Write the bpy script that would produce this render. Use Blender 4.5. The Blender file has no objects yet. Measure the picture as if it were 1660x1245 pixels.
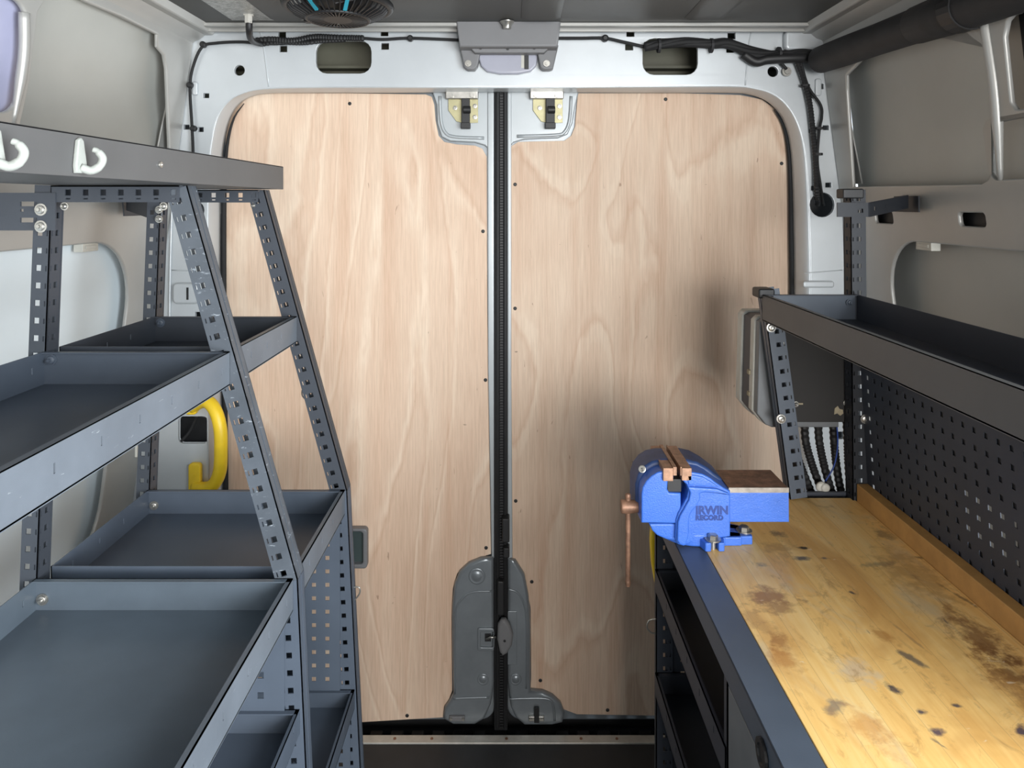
import bpy, bmesh, math, random
from mathutils import Vector, Matrix
random.seed(7)
S = bpy.context.scene
C = S.collection
V = Vector
# ------------------------------------------------------------------ camera, world, light, exposure
FPX = 1150.0; CXP = 830.0; HOR = 330.0; CZ = 1.42          # focal length (px of 1660), vanishing point, eye height
cam = bpy.data.cameras.new('camera'); camo = bpy.data.objects.new('camera', cam); C.objects.link(camo)
camo.location = (0, 0, CZ); camo.rotation_euler = (math.pi/2, 0, 0)
cam.sensor_fit = 'HORIZONTAL'; cam.sensor_width = 36; cam.lens = FPX/1660*36
cam.shift_y = -(622.5-HOR)/1660; cam.clip_start = 0.02
S.camera = camo
w = bpy.data.worlds.new('world'); S.world = w; w.use_nodes = True
w.node_tree.nodes['Background'].inputs[0].default_value = (0.80, 0.90, 1.0, 1)
w.node_tree.nodes['Background'].inputs[1].default_value = 0.55
def area(name, loc, look, sx, sy, power, col):
    l = bpy.data.lights.new(name, 'AREA'); l.shape = 'RECTANGLE'; l.size = sx; l.size_y = sy
    l.energy = power; l.color = col
    o = bpy.data.objects.new(name, l); C.objects.link(o); o.location = loc
    o.rotation_euler = (V(look)-V(loc)).to_track_quat('-Z', 'Z').to_euler()
    return o
area('side_door_daylight', (1.25, -0.25, 1.15), (-0.6, 1.2, 0.85), 1.4, 1.5, 122, (0.90, 0.96, 1.0))
area('windscreen_daylight', (0.50, -1.9, 1.30), (-0.15, 1.9, 0.85), 0.9, 0.9, 68, (1.0, 0.97, 0.94))
S.view_settings.view_transform = 'Standard'; S.view_settings.look = 'None'
S.view_settings.exposure = 0.0; S.view_settings.gamma = 1.0; S.view_settings.use_curve_mapping = False

# ------------------------------------------------------------------ helpers
def R(px, py, Y):                                            # a point at depth Y
    return V(((px-CXP)/FPX*Y, Y, CZ-(py-HOR)/FPX*Y))
XC = -0.014; KS = 0.131
def halfw(z): return 0.90-KS*(z-1.2)                         # half width of the inner side skin
def on_wall(px, py, side, off=0.0):                          # (Y, z) on the side skin
    a = (px-CXP)/FPX; b = -(py-HOR)/FPX
    # a*Y = XC + side*(0.90+off-KS*(CZ+b*Y-1.2))
    Y = (XC+side*(0.90+off-KS*(CZ-1.2)))/(a+side*KS*b)
    return (Y, CZ+b*Y)
OFF = {}
def tag(o, label, cat, group=None, kind=None):
    if label: o['label'] = label
    if cat: o['category'] = cat
    if group: o['group'] = group
    if kind: o['kind'] = kind
    return o
def thing(name, loc, label, cat, group=None):
    o = bpy.data.objects.new(name, None); C.objects.link(o); o.location = loc
    o.empty_display_size = 0.05; OFF[o.name] = V(loc); tag(o, label, cat, group); return o
def link(name, me, m, parent=None, smooth=False, bevel=0, bseg=2):
    o = bpy.data.objects.new(name, me); C.objects.link(o)
    if m is not None: me.materials.append(m)
    if parent is not None:
        off = OFF[parent.name]; me.transform(Matrix.Translation(-off)); o.parent = parent; OFF[o.name] = off
    else:
        vs = [v.co for v in me.vertices]
        c = V(((min(v.x for v in vs)+max(v.x for v in vs))/2, (min(v.y for v in vs)+max(v.y for v in vs))/2, min(v.z for v in vs)))
        me.transform(Matrix.Translation(-c)); o.location = c; OFF[o.name] = c
    if smooth:
        for p in me.polygons: p.use_smooth = True
    if bevel:
        b = o.modifiers.new('bevel', 'BEVEL'); b.width = bevel; b.segments = bseg; b.limit_method = 'ANGLE'; b.angle_limit = math.radians(40)
        if smooth is not None:
            for p in me.polygons: p.use_smooth = True
            b.harden_normals = True
    return o
class MB:
    def __init__(s): s.v = []; s.f = []
    def add(s, vs, fs):
        n = len(s.v); s.v += [V(a) for a in vs]; s.f += [tuple(i+n for i in f) for f in fs]; return s
    def obox(s, O, U, W, N):                                 # O corner, three edge vectors
        O = V(O); U = V(U); W = V(W); N = V(N)
        vs = [O, O+U, O+U+W, O+W, O+N, O+U+N, O+U+W+N, O+W+N]
        fs = [(0,3,2,1),(4,5,6,7),(0,1,5,4),(1,2,6,5),(2,3,7,6),(3,0,4,7)]
        if U.cross(W).dot(N) < 0: fs = [tuple(reversed(f)) for f in fs]
        return s.add(vs, fs)
    def box(s, a, b):
        a = V(a); b = V(b)
        lo = V(map(min, a, b)); hi = V(map(max, a, b)); d = hi-lo
        return s.obox(lo, (d.x,0,0), (0,d.y,0), (0,0,d.z))
    def perf(s, O, U, W, N, ul, wl, holes, t=0.002):         # plate with rectangular through holes (u0,u1,w0,w1)
        O = V(O); U = V(U).normalized(); W = V(W).normalized(); N = V(N).normalized()
        holes = [h for h in holes if h[0] > 0 and h[1] < ul and h[2] > 0 and h[3] < wl]
        us = sorted({0.0, ul} | {round(h[i], 6) for h in holes for i in (0, 1)})
        ws = sorted({0.0, wl} | {round(h[i], 6) for h in holes for i in (2, 3)})
        ui = {u: i for i, u in enumerate(us)}; wi = {x: i for i, x in enumerate(ws)}
        nu = len(us)-1; nw = len(ws)-1; solid = [[True]*nw for _ in range(nu)]
        for h in holes:
            for i in range(ui[round(h[0],6)], ui[round(h[1],6)]):
                for j in range(wi[round(h[2],6)], wi[round(h[3],6)]): solid[i][j] = False
        base = len(s.v)
        for k in (0, t):
            for x in ws:
                for u in us: s.v.append(O+U*u+W*x+N*k)
        L = (nu+1)*(nw+1)
        def id(i, j, k): return base+k*L+j*(nu+1)+i
        flip = U.cross(W).dot(N) < 0
        def face(q): s.f.append(tuple(reversed(q)) if flip else q)
        for i in range(nu):
            for j in range(nw):
                if not solid[i][j]: continue
                face((id(i,j,1), id(i+1,j,1), id(i+1,j+1,1), id(i,j+1,1)))
                face((id(i,j,0), id(i,j+1,0), id(i+1,j+1,0), id(i+1,j,0)))
                if i == 0 or not solid[i-1][j]: face((id(i,j,0), id(i,j,1), id(i,j+1,1), id(i,j+1,0)))
                if i == nu-1 or not solid[i+1][j]: face((id(i+1,j,0), id(i+1,j+1,0), id(i+1,j+1,1), id(i+1,j,1)))
                if j == 0 or not solid[i][j-1]: face((id(i,j,0), id(i+1,j,0), id(i+1,j,1), id(i,j,1)))
                if j == nw-1 or not solid[i][j+1]: face((id(i,j+1,0), id(i,j+1,1), id(i+1,j+1,1), id(i+1,j+1,0)))
        return s
    def tube(s, pts, r, seg=10, close=True):
        pts = [V(p) for p in pts]; n = len(pts)
        rs = r if isinstance(r, (list, tuple)) else [r]*n
        up = V((0.12, 0.31, 0.94)).normalized(); rings = []; base = len(s.v)
        for i, p in enumerate(pts):
            d = (pts[min(i+1, n-1)]-pts[max(i-1, 0)]).normalized()
            if i == 0: a = d.orthogonal().normalized()
            else:
                a = (a-d*a.dot(d)); a = a.normalized() if a.length > 1e-6 else d.orthogonal().normalized()
            b = d.cross(a)
            for k in range(seg):
                t = 2*math.pi*k/seg; s.v.append(p+(a*math.cos(t)+b*math.sin(t))*rs[i])
        for i in range(n-1):
            for k in range(seg):
                s.f.append((base+i*seg+k, base+i*seg+(k+1)%seg, base+(i+1)*seg+(k+1)%seg, base+(i+1)*seg+k))
        if close:
            s.f.append(tuple(base+k for k in reversed(range(seg)))); s.f.append(tuple(base+(n-1)*seg+k for k in range(seg)))
        return s
    def cyl(s, a, b, r, seg=16, r2=None): return s.tube([a, b], [r, r if r2 is None else r2], seg)
    def lathe(s, c, axis, prof, seg=24):                     # prof: (distance along axis, radius)
        c = V(c); ax = V(axis).normalized()
        return s.tube_axis(c, ax, prof, seg)
    def tube_axis(s, c, ax, prof, seg):
        a = ax.orthogonal().normalized(); b = ax.cross(a); base = len(s.v); n = len(prof)
        for h, r in prof:
            for k in range(seg):
                t = 2*math.pi*k/seg; s.v.append(c+ax*h+(a*math.cos(t)+b*math.sin(t))*max(r, 1e-5))
        for i in range(n-1):
            for k in range(seg):
                s.f.append((base+i*seg+k, base+i*seg+(k+1)%seg, base+(i+1)*seg+(k+1)%seg, base+(i+1)*seg+k))
        s.f.append(tuple(base+k for k in reversed(range(seg)))); s.f.append(tuple(base+(n-1)*seg+k for k in range(seg)))
        return s
    def prism(s, pts, ext):                                  # closed outline (3D, planar) swept by ext
        pts = [V(p) for p in pts]; n = len(pts); ext = V(ext); base = len(s.v)
        s.v += pts+[p+ext for p in pts]
        nrm = V((0,0,0))
        for i in range(n): nrm += pts[i].cross(pts[(i+1) % n])
        fl = nrm.dot(ext) < 0
        fs = [tuple(base+i for i in reversed(range(n))), tuple(base+n+i for i in range(n))]
        fs += [(base+i, base+(i+1)%n, base+n+(i+1)%n, base+n+i) for i in range(n)]
        s.f += [tuple(reversed(f)) for f in fs] if fl else fs
        return s
    def strip(s, loops):                                     # quads between open polylines
        n = len(loops[0]); base = len(s.v)
        for l in loops: s.v += [V(p) for p in l]
        for j in range(len(loops)-1):
            for i in range(n-1): s.f.append((base+j*n+i, base+j*n+i+1, base+(j+1)*n+i+1, base+(j+1)*n+i))
        return s
    def build(s, name, m, parent=None, smooth=False, bevel=0, bseg=2, fix=False):
        me = bpy.data.meshes.new(name); me.from_pydata([tuple(v) for v in s.v], [], s.f)
        if fix:
            b = bmesh.new(); b.from_mesh(me); bmesh.ops.recalc_face_normals(b, faces=b.faces); b.to_mesh(me); b.free()
        me.update()
        return link(name, me, m, parent, smooth, bevel, bseg)
def shade_auto(o, ang=35):
    me = o.data
    for p in me.polygons: p.use_smooth = True
    b = bmesh.new(); b.from_mesh(me)
    for e in b.edges:
        if len(e.link_faces) != 2 or e.calc_face_angle(0) > math.radians(ang): e.smooth = False
    b.to_mesh(me); b.free()
    wn = o.modifiers.new('wn', 'WEIGHTED_NORMAL'); wn.keep_sharp = True; wn.weight = 100; return o
def plate(loops, t, O, U, W, N, bevel=0.0, bres=2):          # filled outline with holes, t thick along N
    cu = bpy.data.curves.new('plate', 'CURVE'); cu.dimensions = '2D'; cu.fill_mode = 'BOTH'
    cu.extrude = max(t/2-bevel, 0.0); cu.bevel_depth = bevel; cu.bevel_resolution = bres; cu.offset = -bevel
    for l in loops:
        sp = cu.splines.new('POLY'); sp.points.add(len(l)-1)
        for p, q in zip(sp.points, l): p.co = (q[0], q[1], 0, 1)
        sp.use_cyclic_u = True
    ob = bpy.data.objects.new('plate', cu)
    C.objects.link(ob); dg = bpy.context.evaluated_depsgraph_get()
    me = bpy.data.meshes.new_from_object(ob.evaluated_get(dg)); bpy.data.objects.remove(ob)
    O, U, W, N = V(O), V(U), V(W), V(N)
    for v in me.vertices: v.co = O+U*v.co.x+W*v.co.y+N*(v.co.z+t/2)
    b = bmesh.new(); b.from_mesh(me); bmesh.ops.remove_doubles(b, verts=b.verts, dist=1e-5)
    bmesh.ops.recalc_face_normals(b, faces=b.faces); b.to_mesh(me); b.free()
    me.materials.clear(); return me
def roundrect(x0, y0, x1, y1, r, n=5):
    o = []
    for cx, cy, a in ((x1-r, y1-r, 0), (x0+r, y1-r, 90), (x0+r, y0+r, 180), (x1-r, y0+r, 270)):
        for k in range(n+1):
            t = math.radians(a+90*k/n); o.append((cx+r*math.cos(t), cy+r*math.sin(t)))
    return o
def circ(cx, cy, r, n=20): return [(cx+r*math.cos(2*math.pi*k/n), cy+r*math.sin(2*math.pi*k/n)) for k in range(n)]
def smooth_path(pts, n=6):                                   # Catmull-Rom
    pts = [V(p) for p in pts]; P = [pts[0]*2-pts[1]]+pts+[pts[-1]*2-pts[-2]]; out = []
    for i in range(1, len(P)-2):
        a, b, c, d = P[i-1:i+3]
        for k in range(n):
            t = k/n; out.append(0.5*((2*b)+(c-a)*t+(2*a-5*b+4*c-d)*t*t+(3*b-a-3*c+d)*t**3))
    out.append(pts[-1]); return out

# ------------------------------------------------------------------ materials
def newmat(name):
    m = bpy.data.materials.new(name); m.use_nodes = True; nt = m.node_tree
    return m, nt, nt.nodes['Principled BSDF']
def nd(nt, t, **k):
    n = nt.nodes.new(t)
    for a, b in k.items():
        if a.startswith('i_'):
            n.inputs[int(a[2:])].default_value = b
        else: setattr(n, a, b)
    return n
def ramp(nt, fac, stops):
    r = nt.nodes.new('ShaderNodeValToRGB'); nt.links.new(fac, r.inputs[0]); e = r.color_ramp.elements
    while len(e) < len(stops): e.new(0.5)
    for q, (p, c) in zip(e, stops):
        q.position = p; q.color = (*c, 1) if len(c) == 3 else c
    return r.outputs[0]
def coords(nt, scale=(1,1,1), rot=(0,0,0), geo=True):
    if geo: src = nt.nodes.new('ShaderNodeNewGeometry').outputs['Position']
    else: src = nt.nodes.new('ShaderNodeTexCoord').outputs['Object']
    mp = nt.nodes.new('ShaderNodeMapping'); mp.inputs['Scale'].default_value = scale; mp.inputs['Rotation'].default_value = rot
    nt.links.new(src, mp.inputs[0]); return mp.outputs[0]
def noise(nt, vec, scale, detail=3, rough=0.55, dist=0.0):
    n = nt.nodes.new('ShaderNodeTexNoise'); nt.links.new(vec, n.inputs['Vector'])
    n.inputs['Scale'].default_value = scale; n.inputs['Detail'].default_value = detail
    n.inputs['Roughness'].default_value = rough; n.inputs['Distortion'].default_value = dist
    return n.outputs['Fac']
def math_(nt, op, a, b=None, c=None):
    n = nt.nodes.new('ShaderNodeMath'); n.operation = op
    for i, x in enumerate((a, b, c)):
        if x is None: continue
        if isinstance(x, (int, float)): n.inputs[i].default_value = x
        else: nt.links.new(x, n.inputs[i])
    return n.outputs[0]
def mix(nt, fac, a, b, mode='MIX'):
    n = nt.nodes.new('ShaderNodeMix'); n.data_type = 'RGBA'; n.blend_type = mode
    for sock, x in ((n.inputs[0], fac), (n.inputs[6], a), (n.inputs[7], b)):
        if isinstance(x, (int, float)): sock.default_value = x
        elif isinstance(x, tuple): sock.default_value = (*x, 1)
        else: nt.links.new(x, sock)
    return n.outputs[2]
def bump(nt, p, h, strength=0.2, dist=0.002):
    b = nt.nodes.new('ShaderNodeBump'); b.inputs['Strength'].default_value = strength; b.inputs['Distance'].default_value = dist
    nt.links.new(h, b.inputs['Height']); nt.links.new(b.outputs[0], p.inputs['Normal'])
def paint(name, col, rough=0.5, metal=0.0, var=0.12, vscale=6.0, spec=0.5, scratch=None, bumps=0.0, bscale=300):
    m, nt, p = newmat(name)
    g = coords(nt); f = noise(nt, g, vscale, 4, 0.6)
    lo = tuple(c*(1-var) for c in col); hi = tuple(min(1, c*(1+var)) for c in col)
    c = ramp(nt, f, [(0.3, lo), (0.7, hi)])
    if scratch:
        g2 = coords(nt, (14, 14, 60), (0.5, 0.3, 0.7)); f2 = noise(nt, g2, 3.0, 5, 0.75, 0.4)
        s = ramp(nt, f2, [(scratch[0], (0,0,0)), (scratch[0]+0.04, (1,1,1))]); c = mix(nt, math_(nt, 'MULTIPLY', s, scratch[2]), c, scratch[1])
    nt.links.new(c, p.inputs['Base Color'])
    p.inputs['Roughness'].default_value = rough; p.inputs['Metallic'].default_value = metal
    p.inputs['Specular IOR Level'].default_value = spec
    if bumps: bump(nt, p, noise(nt, g, bscale, 2), bumps, 0.001)
    return m
M = {}
M['silver'] = paint('silver_van_paint', (0.55, 0.58, 0.60), 0.34, 0.25, 0.05, 5, 0.5, (0.735, (0.12,0.12,0.13), 0.8))
M['silver_door'] = paint('silver_door_paint', (0.40, 0.43, 0.445), 0.36, 0.2, 0.05, 5, 0.5)
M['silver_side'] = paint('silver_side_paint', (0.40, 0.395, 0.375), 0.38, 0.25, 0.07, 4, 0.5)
M['skin'] = paint('outer_skin_paint', (0.42, 0.42, 0.39), 0.45, 0.10, 0.06, 3, 0.4)
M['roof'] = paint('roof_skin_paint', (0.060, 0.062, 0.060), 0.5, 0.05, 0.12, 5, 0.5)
M['door'] = paint('door_metal', (0.24, 0.265, 0.285), 0.30, 0.45, 0.10, 12, 0.5, None, 0.35, 22)
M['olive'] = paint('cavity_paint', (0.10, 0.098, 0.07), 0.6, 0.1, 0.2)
M['rack'] = paint('blue_grey_powder_coat', (0.068, 0.085, 0.112), 0.42, 0.0, 0.10, 8, 0.5, (0.72, (0.30,0.33,0.38), 0.5), 0.12, 900)
M['rack_worn'] = paint('worn_powder_coat', (0.066, 0.077, 0.092), 0.40, 0.0, 0.18, 14, 0.5, (0.62, (0.38,0.42,0.46), 0.6), 0.12, 900)
M['rack_dimmed'] = paint('dimmed_powder_coat', (0.020, 0.0225, 0.028), 0.5, 0.0, 0.10, 8, 0.35)  # rack coat painted darker to offset windscreen light on right post and bracket
M['rack_dark'] = paint('charcoal_powder_coat', (0.040, 0.046, 0.060), 0.48, 0.0, 0.10, 8, 0.4)
M['rack_lit'] = paint('lit_blue_grey_coat', (0.092, 0.116, 0.142), 0.40, 0.0, 0.12, 8, 0.5, (0.74, (0.30,0.33,0.38), 0.5), 0.12, 900)  # same rack coat, brightened to paint in the light on the near tray
M['rack_shaded'] = paint('shaded_blue_grey_coat', (0.040, 0.046, 0.057), 0.45, 0.0, 0.10, 8, 0.4, (0.74, (0.30,0.33,0.38), 0.5), 0.12, 900)  # same rack coat, darkened where the upper members get less light
M['rack_side_lit'] = paint('worn_side_lit_coat', (0.115, 0.132, 0.155), 0.42, 0.0, 0.14, 9, 0.5, (0.66, (0.40,0.43,0.44), 0.6), 0.12, 900)  # aisle-facing lips painted paler for the side-door light; scratches are wear
M['rack_grey'] = paint('grey_powder_coat', (0.095, 0.094, 0.094), 0.5, 0.0, 0.06, 8, 0.4, None, 0.1, 900)
M['black'] = paint('black_plastic', (0.012, 0.012, 0.013), 0.5, 0, 0.1, 20)
M['rubber'] = paint('black_rubber', (0.010, 0.010, 0.011), 0.75, 0, 0.2, 20)
M['hose'] = paint('black_foam_hose', (0.022, 0.022, 0.024), 0.7, 0, 0.2, 20)
M['zinc'] = paint('zinc_steel', (0.44, 0.43, 0.40), 0.32, 0.85, 0.2, 60)
M['zinc_yellow'] = paint('passivated_steel', (0.40, 0.37, 0.22), 0.45, 0.5, 0.1, 40)
M['plastic_grey'] = paint('grey_plastic', (0.17, 0.17, 0.175), 0.5, 0, 0.05, 10, 0.5, None, 0.1, 1200)
M['side_lit_panel'] = paint('side_lit_panel_paint', (0.72, 0.80, 0.84), 0.4, 0, 0.03, 3)  # side-door light on the left lower skin, painted in as a paler colour
M['worn_steel'] = paint('worn_steel_edge', (0.30, 0.27, 0.235), 0.4, 0.4, 0.25, 70)
M['cheek'] = paint('shaded_dirty_blue_enamel', (0.022, 0.05, 0.15), 0.5, 0, 0.3, 30)  # vice blue darkened for shade on the rear cheeks, plus dirt
M['lens'] = paint('lavender_lens', (0.36, 0.365, 0.43), 0.25, 0, 0.05, 10)
M['lilac'] = paint('sky_reflection_lilac', (0.38, 0.385, 0.53), 0.35, 0, 0.06, 8)
M['yellow'] = paint('yellow_plastic', (0.82, 0.56, 0.02), 0.4, 0, 0.08, 20)
M['white_plastic'] = paint('white_plastic', (0.34, 0.355, 0.33), 0.4, 0, 0.08, 40, 0.5, None, 0.5, 160)
M['cream'] = paint('cream_plastic', (0.50, 0.49, 0.44), 0.5, 0, 0.1, 30)
M['blue'] = paint('blue_vice_enamel', (0.046, 0.145, 0.56), 0.36, 0, 0.10, 20, 0.5, None, 0.5, 420)
M['navy'] = paint('dark_blue_enamel', (0.008, 0.04, 0.22), 0.4, 0, 0.1, 20)
M['rust'] = paint('rusted_steel', (0.25, 0.135, 0.085), 0.5, 0.4, 0.45, 60, 0.5, None, 0.3, 300)
M['copper'] = paint('copper_jaw', (0.36, 0.205, 0.13), 0.5, 0.3, 0.35, 90, 0.5, None, 0.2, 300)
M['floor'] = paint('grey_floor_lining', (0.030, 0.032, 0.035), 0.55, 0, 0.15, 10, 0.4, None, 0.2, 300)
M['alu'] = paint('aluminium_trim', (0.60, 0.58, 0.53), 0.4, 0.3, 0.12, 30)
M['panel_grey'] = paint('grey_cabinet_front', (0.14, 0.15, 0.16), 0.45, 0, 0.12, 14)
M['board'] = paint('brown_black_board', (0.011, 0.010, 0.0095), 0.65, 0, 0.2, 9, 0.5, (0.78, (0.35,0.2,0.1), 0.9))
M['teal'] = paint('turquoise_plastic', (0.02, 0.24, 0.32), 0.4)
M['amber'] = paint('old_sealant', (0.28, 0.24, 0.16), 0.6, 0, 0.3, 50)
M['green_glass'] = paint('dark_pull_recess', (0.05, 0.07, 0.07), 0.4)
def foil():
    m, nt, p = newmat('crinkled_foil'); g = coords(nt)
    br = nt.nodes.new('ShaderNodeTexBrick'); nt.links.new(g, br.inputs[0]); br.inputs['Scale'].default_value = 40
    br.inputs['Color1'].default_value = (0.42,0.42,0.40,1); br.inputs['Color2'].default_value = (0.30,0.30,0.28,1); br.inputs['Mortar'].default_value = (0.55,0.55,0.53,1)
    f = noise(nt, g, 120, 4, 0.7); c = mix(nt, 0.5, br.outputs[0], ramp(nt, f, [(0.35,(0.10,0.10,0.09)),(0.65,(0.62,0.62,0.6))]))
    nt.links.new(c, p.inputs['Base Color']); p.inputs['Metallic'].default_value = 0.6; p.inputs['Roughness'].default_value = 0.35
    bump(nt, p, f, 0.5, 0.002); return m
M['foil'] = foil()
def plywood(off, tint, freq, sx, sz, bandamt):
    m, nt, p = newmat('rotary_cut_plywood')
    src = nt.nodes.new('ShaderNodeNewGeometry').outputs['Position']
    mp = nt.nodes.new('ShaderNodeMapping'); nt.links.new(src, mp.inputs[0]); mp.inputs['Location'].default_value = (off, 0, off*0.7)
    mp.inputs['Scale'].default_value = (sx, 0, sz)
    n1 = noise(nt, mp.outputs[0], 1.3, 1.5, 0.45, 0.35)
    warp = noise(nt, coords(nt, (14, 0, 5)), 1.0, 3, 0.6)
    k = math_(nt, 'ADD', math_(nt, 'MULTIPLY', n1, freq), math_(nt, 'MULTIPLY', warp, 0.5))
    fr = math_(nt, 'FRACT', k)
    band = ramp(nt, fr, [(0.0, (0.15,)*3), (0.10, (0.95,)*3), (0.22, (0.5,)*3), (0.62, (0.36,)*3), (0.9, (0.48,)*3), (1.0, (0.15,)*3)])
    lg = noise(nt, coords(nt, (1.7, 0, 0.7)), 1.2, 2)
    fac = math_(nt, 'ADD', math_(nt, 'MULTIPLY', band, bandamt), math_(nt, 'MULTIPLY', lg, 0.75))
    c = ramp(nt, fac, [(0.30, (0.60*tint, 0.415*tint, 0.295*tint)), (0.52, (0.70*tint, 0.515*tint, 0.385*tint)), (0.80, (0.79*tint, 0.63*tint, 0.49*tint))])
    bs = noise(nt, coords(nt, (13 + off, 0, 0.9)), 1.0, 4, 0.6, 0.25)
    c = mix(nt, math_(nt, 'MULTIPLY', ramp(nt, bs, [(0.46, (0,0,0)), (0.70, (1,1,1))]), 0.48), c, (0.58*tint, 0.355*tint, 0.235*tint))
    b2 = noise(nt, coords(nt, (34, 0, 1.6 + off*0.1)), 1.0, 3, 0.6, 0.3)
    c = mix(nt, math_(nt, 'MULTIPLY', ramp(nt, b2, [(0.52, (0,0,0)), (0.68, (1,1,1))]), 0.20), c, (0.86*tint, 0.72*tint, 0.56*tint))
    st = noise(nt, coords(nt, (260, 0, 9)), 1.0, 3, 0.7)
    c = mix(nt, 0.75, c, ramp(nt, st, [(0.30, (0.80,0.77,0.74)), (0.6, (1,1,1))]), 'MULTIPLY')
    sk = noise(nt, coords(nt, (75, 0, 22)), 1.0, 2, 0.5, 0.6)
    fl = ramp(nt, sk, [(0.735, (0,0,0)), (0.775, (1,1,1))])
    c = mix(nt, math_(nt, 'MULTIPLY', fl, 0.55), c, (0.20, 0.10, 0.06))
    sc = noise(nt, coords(nt, (26, 0, 70), (0, 0.5, 0)), 1.0, 2, 0.5, 0.3)
    c = mix(nt, math_(nt, 'MULTIPLY', ramp(nt, sc, [(0.775, (0,0,0)), (0.80, (1,1,1))]), 0.6), c, (0.10, 0.07, 0.05))
    nt.links.new(c, p.inputs['Base Color']); p.inputs['Roughness'].default_value = 0.62
    p.inputs['Specular IOR Level'].default_value = 0.3
    bump(nt, p, st, 0.08, 0.001); return m
M['ply_left'] = plywood(3.1, 1.0, 10.5, 2.4, 0.50, 0.46); M['ply_right'] = plywood(7.77, 0.93, 10.0, 1.9, 0.70, 0.60)
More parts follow.
